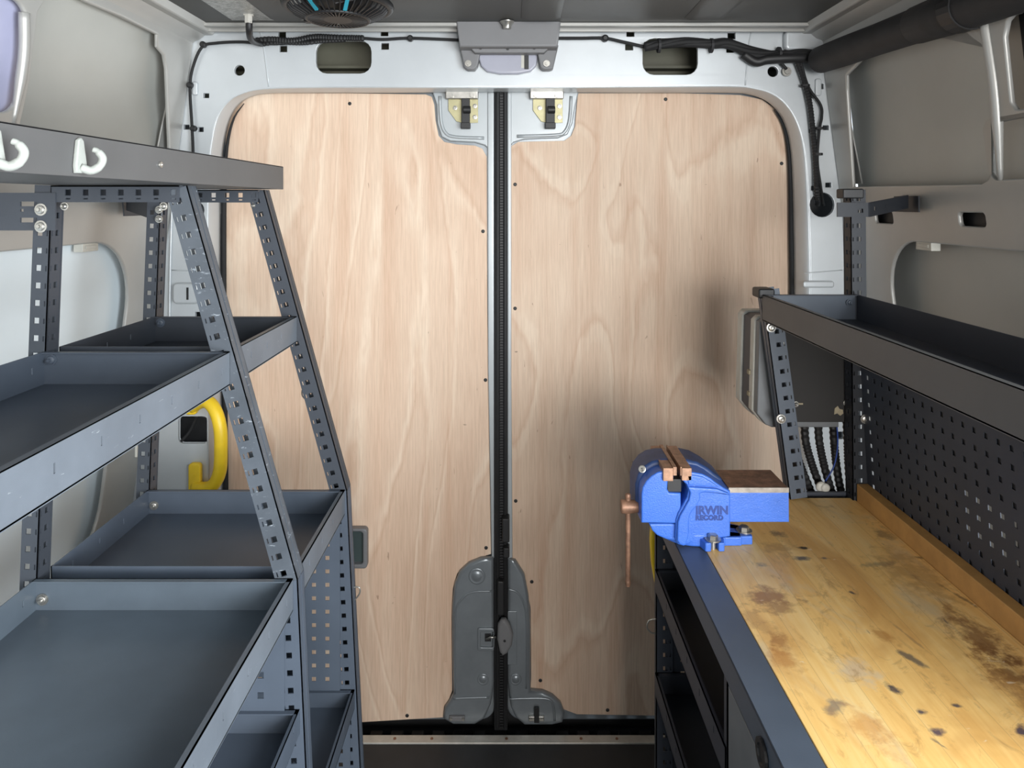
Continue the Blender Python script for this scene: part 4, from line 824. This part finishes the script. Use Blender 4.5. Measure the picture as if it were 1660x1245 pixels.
# ------------------------------------------------------------------ small things on the racks and frame
def hook(px, py, label):
    X = -0.452; Yh = -X*FPX/(CXP-px); z = CZ-(py-HOR)/FPX*Yh
    t = thing('adhesive_hook', (X, Yh, z-0.015), label, 'hook', 'white hooks on the top shelf')
    s = Yh/FPX
    # base plate lies on the fascia; arm curls away from it
    me = plate([[(-0.008, -0.016), (0.009, -0.016), (0.010, -0.008), (0.004, 0.018), (0.0, 0.021), (-0.005, 0.018), (-0.009, -0.008)]], 0.005, (X+0.0002, Yh, z), (0,1,0), (0,0,1), (1,0,0), 0.0015, 2)
    o = link('backplate', me, M['white_plastic'], t); shade_auto(o, 60)
    mb = MB(); mb.tube(smooth_path([(X+0.004, Yh+0.000, z-0.010), (X+0.012, Yh+0.004, z-0.013), (X+0.020, Yh+0.006, z-0.008), (X+0.023, Yh+0.006, z+0.000), (X+0.019, Yh+0.004, z+0.007), (X+0.015, Yh+0.003, z+0.009)], 5), [0.0045]*10+[0.004]*10+[0.003]*6, 12)
    mb.build('hook_arm', M['white_plastic'], t, smooth=True)
hook(125, 256, 'white plastic hook on the top shelf edge, whole and in full view')
hook(-12, 245, 'white plastic hook cut by the left edge of the photo')

def grab(pts, Y, r, label, mounts, flip=1):
    t = thing('grab_handle', R(pts[-1][0], pts[-1][1], Y), label, 'handle')
    mb = MB(); P = smooth_path([R(a, b, Y-d) for a, b, d in pts], 6); mb.tube(P, r, 12); mb.build('grip', M['yellow'], t, smooth=True)
    for a, b, c, d in mounts:
        pa = R(a, d, Y); pb = R(c, b, Y)
        me = plate([roundrect(pa.x, pa.z, pb.x, pb.z, 0.010, 6)], 0.016, (0, Y-0.016, 0), (1,0,0), (0,0,1), (0,1,0), 0.004, 3); o = link('mount', me, M['yellow'], t); shade_auto(o, 60)
        mb = MB(); m_ = (pa+pb)/2
        for dz in (-0.010, 0.010): mb.lathe((m_.x, Y-0.0158, m_.z+dz), (0,-1,0), [(0, 0.006), (0.0012, 0.0055), (0.0012, 0.004)], 14)
        mb.build('cap', M['yellow'], o)
grab([(312,660,0.006),(325,652,0.02),(338,652,0.036),(350,668,0.045),(357,695,0.05),(358,730,0.05),(356,765,0.045),(345,787,0.035),(328,792,0.02),(318,788,0.006)], 1.85, 0.0165, 'yellow grab handle on the left door pillar beside the square cutout', [(303,648,323,670),(309,748,329,800)])

t = thing('hand_tool', (0.32, 1.43, 0.6), 'yellow curved plastic tool hanging behind the front bench post below the vice', 'tool')
me = plate([[(R(a,b,1.44).x, R(a,b,1.44).z) for a, b in ((1057,850),(1074,850),(1075,925),(1073,968),(1068,970),(1062,945),(1057,915),(1055,880))]], 0.02, (0, 1.44, 0), (1,0,0), (0,0,1), (0,1,0), 0.004, 3); o = link('body', me, M['yellow'], t); shade_auto(o, 60)
me = plate([[(R(a,b,1.44).x, R(a,b,1.44).z) for a, b in ((1066,862),(1071,862),(1072,925),(1069,952),(1065,925))]], 0.003, (0, 1.438, 0), (1,0,0), (0,0,1), (0,1,0), 0.001, 1); link('metal_strip', me, M['zinc'], t)

# grey plastic pull behind the left rack
t = thing('plastic_pull', R(580, 925, 1.60), 'grey plastic framed pull beside left rack post on the door plywood', 'handle')
a = R(548, 923, DY-0.024); b = R(595, 858, DY-0.024); i = 0.008
t.location = (a.x/2+b.x/2, DY-0.012, a.z); OFF[t.name] = V(t.location)
me = plate([roundrect(a.x, a.z, b.x, b.z, 0.010, 6), roundrect(a.x+0.012, a.z+i+0.004, b.x-i-0.004, b.z-i, 0.008, 6)], 0.022, (0, DY-0.0225, 0), (1,0,0), (0,0,1), (0,1,0), 0.004, 3); shade_auto(link('frame', me, M['plastic_grey'], t), 60)
me = plate([roundrect(a.x+0.005, a.z+0.005, b.x-0.005, b.z-0.005, 0.01, 6)], 0.006, (0, DY-0.0068, 0), (1,0,0), (0,0,1), (0,1,0)); link('recess', me, M['green_glass'], t)

# labels / foam pads at the top of the panels
for side, px, py, lab in ((-1, 135, 400, 'small white foam pad at top of left side panel'), (1, 1509, 398, 'small white foam pad at top of right side panel')):
    Yq, zq = on_wall(px, py, side, 0.02); x = XC+side*(halfw(zq)+0.004)
    mb = MB(); mb.box((x, Yq-0.028, zq-0.010), (x+side*0.02, Yq+0.028, zq+0.008)); mb.box((x-side*0.002, Yq-0.020, zq-0.004), (x, Yq+0.020, zq+0.003)); o = mb.build('foam_pad', M['cream'], bevel=0.002); tag(o, lab, 'pad', 'foam pads on the side panels')
    mb = None
# white bracket on the left wall low down
mb = MB(); mb.box(R(218, 742, 1.66), R(229, 716, 1.68)); o = mb.build('sensor_clip', M['cream'], bevel=0.002); tag(o, 'small cream rectangular clip low on left wall behind rear rack post', 'clip')

# ------------------------------------------------------------------ ceiling fan
fc = V((-0.38, 1.55, 1.82))
fan = thing('ceiling_fan', fc, 'round black caged fan with turquoise accents under the van roof', 'fan')
mb = MB(); mb.lathe((fc.x, fc.y, 1.875), (0,0,-1), [(0, 0.075), (0.010, 0.080)], 32); mb.build('mounting_plate', M['black'], fan)
def torus(c, r, rt, m, name, par, seg=40):
    pts = [V((c[0]+r*math.cos(2*math.pi*k/seg), c[1]+r*math.sin(2*math.pi*k/seg), c[2])) for k in range(seg+1)]
    mb = MB(); mb.tube(pts, rt, 8, False); return mb.build(name, M[m], par, smooth=True)
torus((fc.x, fc.y, 1.852), 0.112, 0.009, 'black', 'outer_ring', fan); torus((fc.x, fc.y, 1.823), 0.067, 0.004, 'black', 'lower_ring', fan)
mb = MB(); mb.lathe((fc.x, fc.y, 1.838), (0,0,-1), [(0, 0.036), (0.014, 0.036), (0.018, 0.030)], 28); shade_auto(mb.build('hub', M['black'], fan), 40)
mb = MB()
for k in range(44):
    t = 2*math.pi*k/44; d = V((math.cos(t), math.sin(t), 0)); n = V((-d.y, d.x, 0))*0.0013
    P = [fc+d*0.030+V((0,0,0.0)), fc+d*0.066+V((0,0,0.000)), fc+d*0.098+V((0,0,0.014)), fc+d*0.114+V((0,0,0.032))]
    for a_, b_ in zip(P, P[1:]): mb.obox(a_-n, b_-a_, n*2, (0,0,0.006))
mb.build('cage_ribs', M['black'], fan)
for k in (0, 1):
    t = math.radians(-112+k*44+2); d = V((math.cos(t), math.sin(t), 0)); n = V((-d.y, d.x, 0))*0.004; mb = MB(); a_ = fc+d*0.078+V((0,0,0.002)); b_ = fc+d*0.112+V((0,0,0.022)); mb.obox(a_-n, b_-a_, n*2, (0,0,0.004)); mb.build('accent', M['teal'], fan)
for k in range(5):
    t = 2*math.pi*k/5; d = V((math.cos(t), math.sin(t), 0)); n = V((-d.y, d.x, 0)); mb = MB()
    mb.prism([fc+d*0.03+n*0.012+V((0,0,0.016)), fc+d*0.085+n*0.03+V((0,0,0.024)), fc+d*0.09-n*0.012+V((0,0,0.012)), fc+d*0.03-n*0.010+V((0,0,0.010))], (0,0,0.002)); mb.build('blade', M['black'], fan)
mb = MB(); q = R(492, 35, 1.60); mb.obox(q+V((0,0,0)), (0.012,0,0), (0,0.02,0), (-0.004,0,0.035)); mb.build('clip', M['black'], fan, bevel=0.002)

# ------------------------------------------------------------------ centre lamp housing
ch = thing('lamp_housing', R(825, 85, 1.80), 'grey plastic housing with lavender lamp lens at centre of the door header', 'lamp')
Yh = 1.775
fa = [(738,24),(911,24),(904,76),(745,76)]
me = plate([[(R(a,b,Yh).x, R(a,b,Yh).z) for a, b in fa]], 0.068, (0, Yh, 0), (1,0,0), (0,0,1), (0,1,0), 0.006, 3); shade_auto(link('cover', me, M['plastic_grey'], ch), 50)
me = plate([[(R(a,b,Yh).x, R(a,b,Yh).z) for a, b in ((736,22),(913,22),(912,27),(737,27))]], 0.072, (0, Yh-0.003, 0), (1,0,0), (0,0,1), (0,1,0), 0.002, 2); link('rim', me, M['plastic_grey'], ch)
me = plate([[(R(a,b,1.81).x, R(a,b,1.81).z) for a, b in ((744,72),(906,72),(897,110),(892,112),(881,112),(876,108),(872,86),(778,86),(774,106),(769,112),(758,112),(752,108))]], 0.030, (0, 1.817, 0), (1,0,0), (0,0,1), (0,1,0), 0.004, 3); fl = link('flange', me, M['plastic_grey'], ch); shade_auto(fl, 50)
me = plate([[(R(a,b,1.80).x, R(a,b,1.80).z) for a, b in ((757,72),(896,72),(882,86),(770,86))]], 0.03, (0, 1.798, 0), (1,0,0), (0,0,1), (0,1,0), 0.004, 3); shade_auto(link('lower_cover', me, M['plastic_grey'], ch), 50)
for px, py in ((779,78),(823,79),(866,78)):
    q = R(px, py, 1.7975); mb = MB(); mb.cyl(q, q+V((0,-0.002,0)), 0.004, 10); mb.build('screw', M['black'], ch)
for px in (759, 886):
    q = R(px, 103, 1.816); mb = MB(); mb.lathe(q, (0,-1,0), [(0, 0.009), (0.002, 0.0085), (0.002, 0.005), (0.004, 0.0045)], 16); mb.build('bolt', M['zinc'], ch)
me = plate([[(R(a,b,1.842).x, R(a,b,1.842).z) for a, b in ((777,83),(871,83),(872,95),(869,108),(860,117),(840,121),(810,121),(790,117),(780,108),(776,95))]], 0.016, (0, 1.833, 0), (1,0,0), (0,0,1), (0,1,0), 0.005, 3); ln = link('lens', me, M['lens'], ch); shade_auto(ln, 60)
mb = MB(); mb.box(R(850, 112, 1.831), R(857, 90, 1.834)); mb.build('switch', M['black'], ln)
mb = MB(); mb.box(R(845, 110, 1.8325), R(850, 89, 1.834)); mb.build('switch_plate', M['cream'], ln)
mb = MB(); q = R(822, 21, 1.76); mb.lathe((q.x, 1.765, 1.873), (0,0,-1), [(0, 0.018), (0.004, 0.017), (0.008, 0.012), (0.018, 0.010)], 20); shade_auto(mb.build('mounting_knob', M['zinc'], ch), 50)

# ------------------------------------------------------------------ cables on the frame
CY = 1.838
c1 = conduit('header_cable', [R(313,300,CY), R(313,245,CY), R(311,200,CY), R(308,140,CY), R(314,105,CY), R(328,76,CY), (R(350,70,CY)), R(390,68,CY), R(430,71,CY), R(470,70,CY), R(520,64,CY), R(580,62,CY), R(620,64,CY), R(665,62,CY), R(750,65,CY)], 0.0038, 'thin black cable running up the left pillar and along the header', 'cable', None, 'rubber', False)
for px, py in ((329,72),(308,138),(313,208),(665,62),(497,65)):
    q = R(px, py, CY); mb = MB(); mb.lathe(q+V((0,0.008,0)), (0,-1,0), [(0, 0.008), (0.011, 0.008), (0.014, 0.005)], 14); mb.build('cable_clip', M['black'], c1)
conduit('corrugated_conduit', [R(415,66,CY-0.006), R(440,64,CY-0.008), R(475,66,CY-0.01), R(510,60,CY-0.008), R(545,61,CY-0.008), R(590,62,CY-0.004)], 0.0085, 'corrugated black conduit above the left header cutout', 'conduit')
conduit('corrugated_conduit', [R(425,72,CY-0.003), R(450,69,CY-0.006), R(490,70,CY-0.008), R(520,67,CY-0.006), R(560,65,CY-0.004)], 0.006, 'thinner corrugated conduit just under the one at the left header cutout', 'conduit')
p = thing('drain_hose', R(404, 60, 1.72), 'short black hose with cream fitting dropping from the roof at left', 'hose')
mb = MB(); mb.tube(smooth_path([R(404,34,1.70), R(404,50,1.71), R(406,62,1.75), R(413,68,1.80), R(424,71,1.835)], 5), 0.008, 12); mb.build('hose', M['black'], p, smooth=True)
mb = MB(); mb.lathe(R(403,23,1.70), (0,0,-1), [(-0.001, 0.013), (0.004, 0.013), (0.0041, 0.0095), (0.022, 0.0095)], 6); mb.build('fitting', M['alu'], p)
c2 = conduit('header_cable', [R(902,62,CY), R(940,62,CY), R(980,62,CY), R(1010,68,CY), R(1045,76,CY)], 0.0042, 'thin black cable right of the lamp housing on the header', 'cable', None, 'rubber', False)
q = R(981, 62, CY); mb = MB(); mb.lathe(q+V((0,0.008,0)), (0,-1,0), [(0, 0.009), (0.011, 0.009), (0.014, 0.005)], 14); mb.build('cable_clip', M['black'], c2)
ca = thing('wiring_loom', R(1190, 85, CY), 'thick taped black wiring loom across the right end of the header', 'cable')
base = [(1045,76),(1075,71),(1110,68),(1150,71),(1180,71),(1215,80),(1245,86),(1270,86),(1300,88),(1330,90)]
for k in range(5):
    pts = []
    for j, (a, b) in enumerate(base):
        ph = k*1.26+j*0.9; amp = 4.5 if j > 3 else 3.5
        pts.append(R(a, b+amp*math.sin(ph)+(4 if j in (5,6,7) else 0), CY-0.006+0.007*math.cos(ph)))
    mb = MB(); mb.tube(smooth_path(pts, 6), 0.0075 if k else 0.009, 10); mb.build('strand', M['rubber'], ca, smooth=True)
mb = MB(); mb.tube(smooth_path([R(1205,88,CY-0.004), R(1225,100,CY-0.008), R(1245,96,CY-0.012), R(1285,94,CY-0.015), R(1322,94,CY-0.01)], 6), 0.013, 12); mb.build('taped_section', M['black'], ca, smooth=True)
for px in (1068, 1153, 1262): 
    mb = MB(); mb.tube([R(px-2, 74 if px < 1200 else 88, CY-0.006), R(px+2, 74 if px < 1200 else 88, CY-0.006)], 0.019, 14); mb.build('tape_wrap', M['hose'], ca, smooth=False)
q = R(1275, 116, CY+0.006); mb = MB(); mb.lathe(q, (0,-1,0), [(0, 0.013), (0.003, 0.012), (0.003, 0.008), (0.006, 0.007)], 18); mb.build('earth_bolt', M['zinc'], ca)
mb = MB(); mb.tube(smooth_path([R(1275,112,CY), R(1268,104,CY-0.004), R(1262,98,CY-0.006)], 4), 0.004, 8); mb.build('earth_lead', M['black'], ca, smooth=True)
conduit('pillar_conduit', [R(1291,95,CY-0.008), R(1303,130,CY-0.004), R(1312,165,CY-0.004), R(1317,205,CY-0.003), R(1322,260,CY-0.003), R(1324,310,CY), R(1326,332,CY+0.03)], 0.0075, 'corrugated conduit running down the right pillar to the round hole', 'conduit')
c3 = conduit('pillar_cable', [R(1298,100,CY-0.01), R(1310,140,CY-0.005), R(1330,170,CY), R(1332,190,CY), R(1328,212,CY-0.004), R(1325,260,CY-0.006), R(1330,300,CY), R(1335,333,CY+0.03)], 0.0036, 'thin black cable bulging beside the conduit on right pillar', 'cable', None, 'rubber', False)
for px, py in ((1305,139),(1328,208),(1326,250)):
    q = R(px, py, CY-0.004); mb = MB(); mb.tube([q+V((0,0,-0.003)), q+V((0,0,0.003))], 0.012, 12); mb.build('cable_tie', M['black'], c3)
# grommet tube in the right wall hole is dark; big foam duct along the cant rail
dk = thing('foam_duct', R(1335, 92, 1.79), 'thick black foam covered pipe running along the upper right roof rail', 'pipe')
A, B = R(1330, 97, 1.80), R(1500, 36, 1.36); D = B-A
mb = MB(); mb.tube([A, A+D*0.01, A+D*0.3, A+D*0.6, A+D*0.95], [0.028, 0.034, 0.035, 0.034, 0.035], 24); shade_auto(mb.build('sleeve', M['hose'], dk), 50)
mb = MB(); mb.tube([A+D*0.95, A+D*1.15, A+D*1.9, A+D*2.8], [0.037, 0.039, 0.038, 0.038], 24); mb.build('sleeve', M['hose'], dk, smooth=True)
mb = MB(); mb.tube([A+D*1.22, A+D*1.30], 0.0415, 24); mb.build('strap', M['black'], dk)
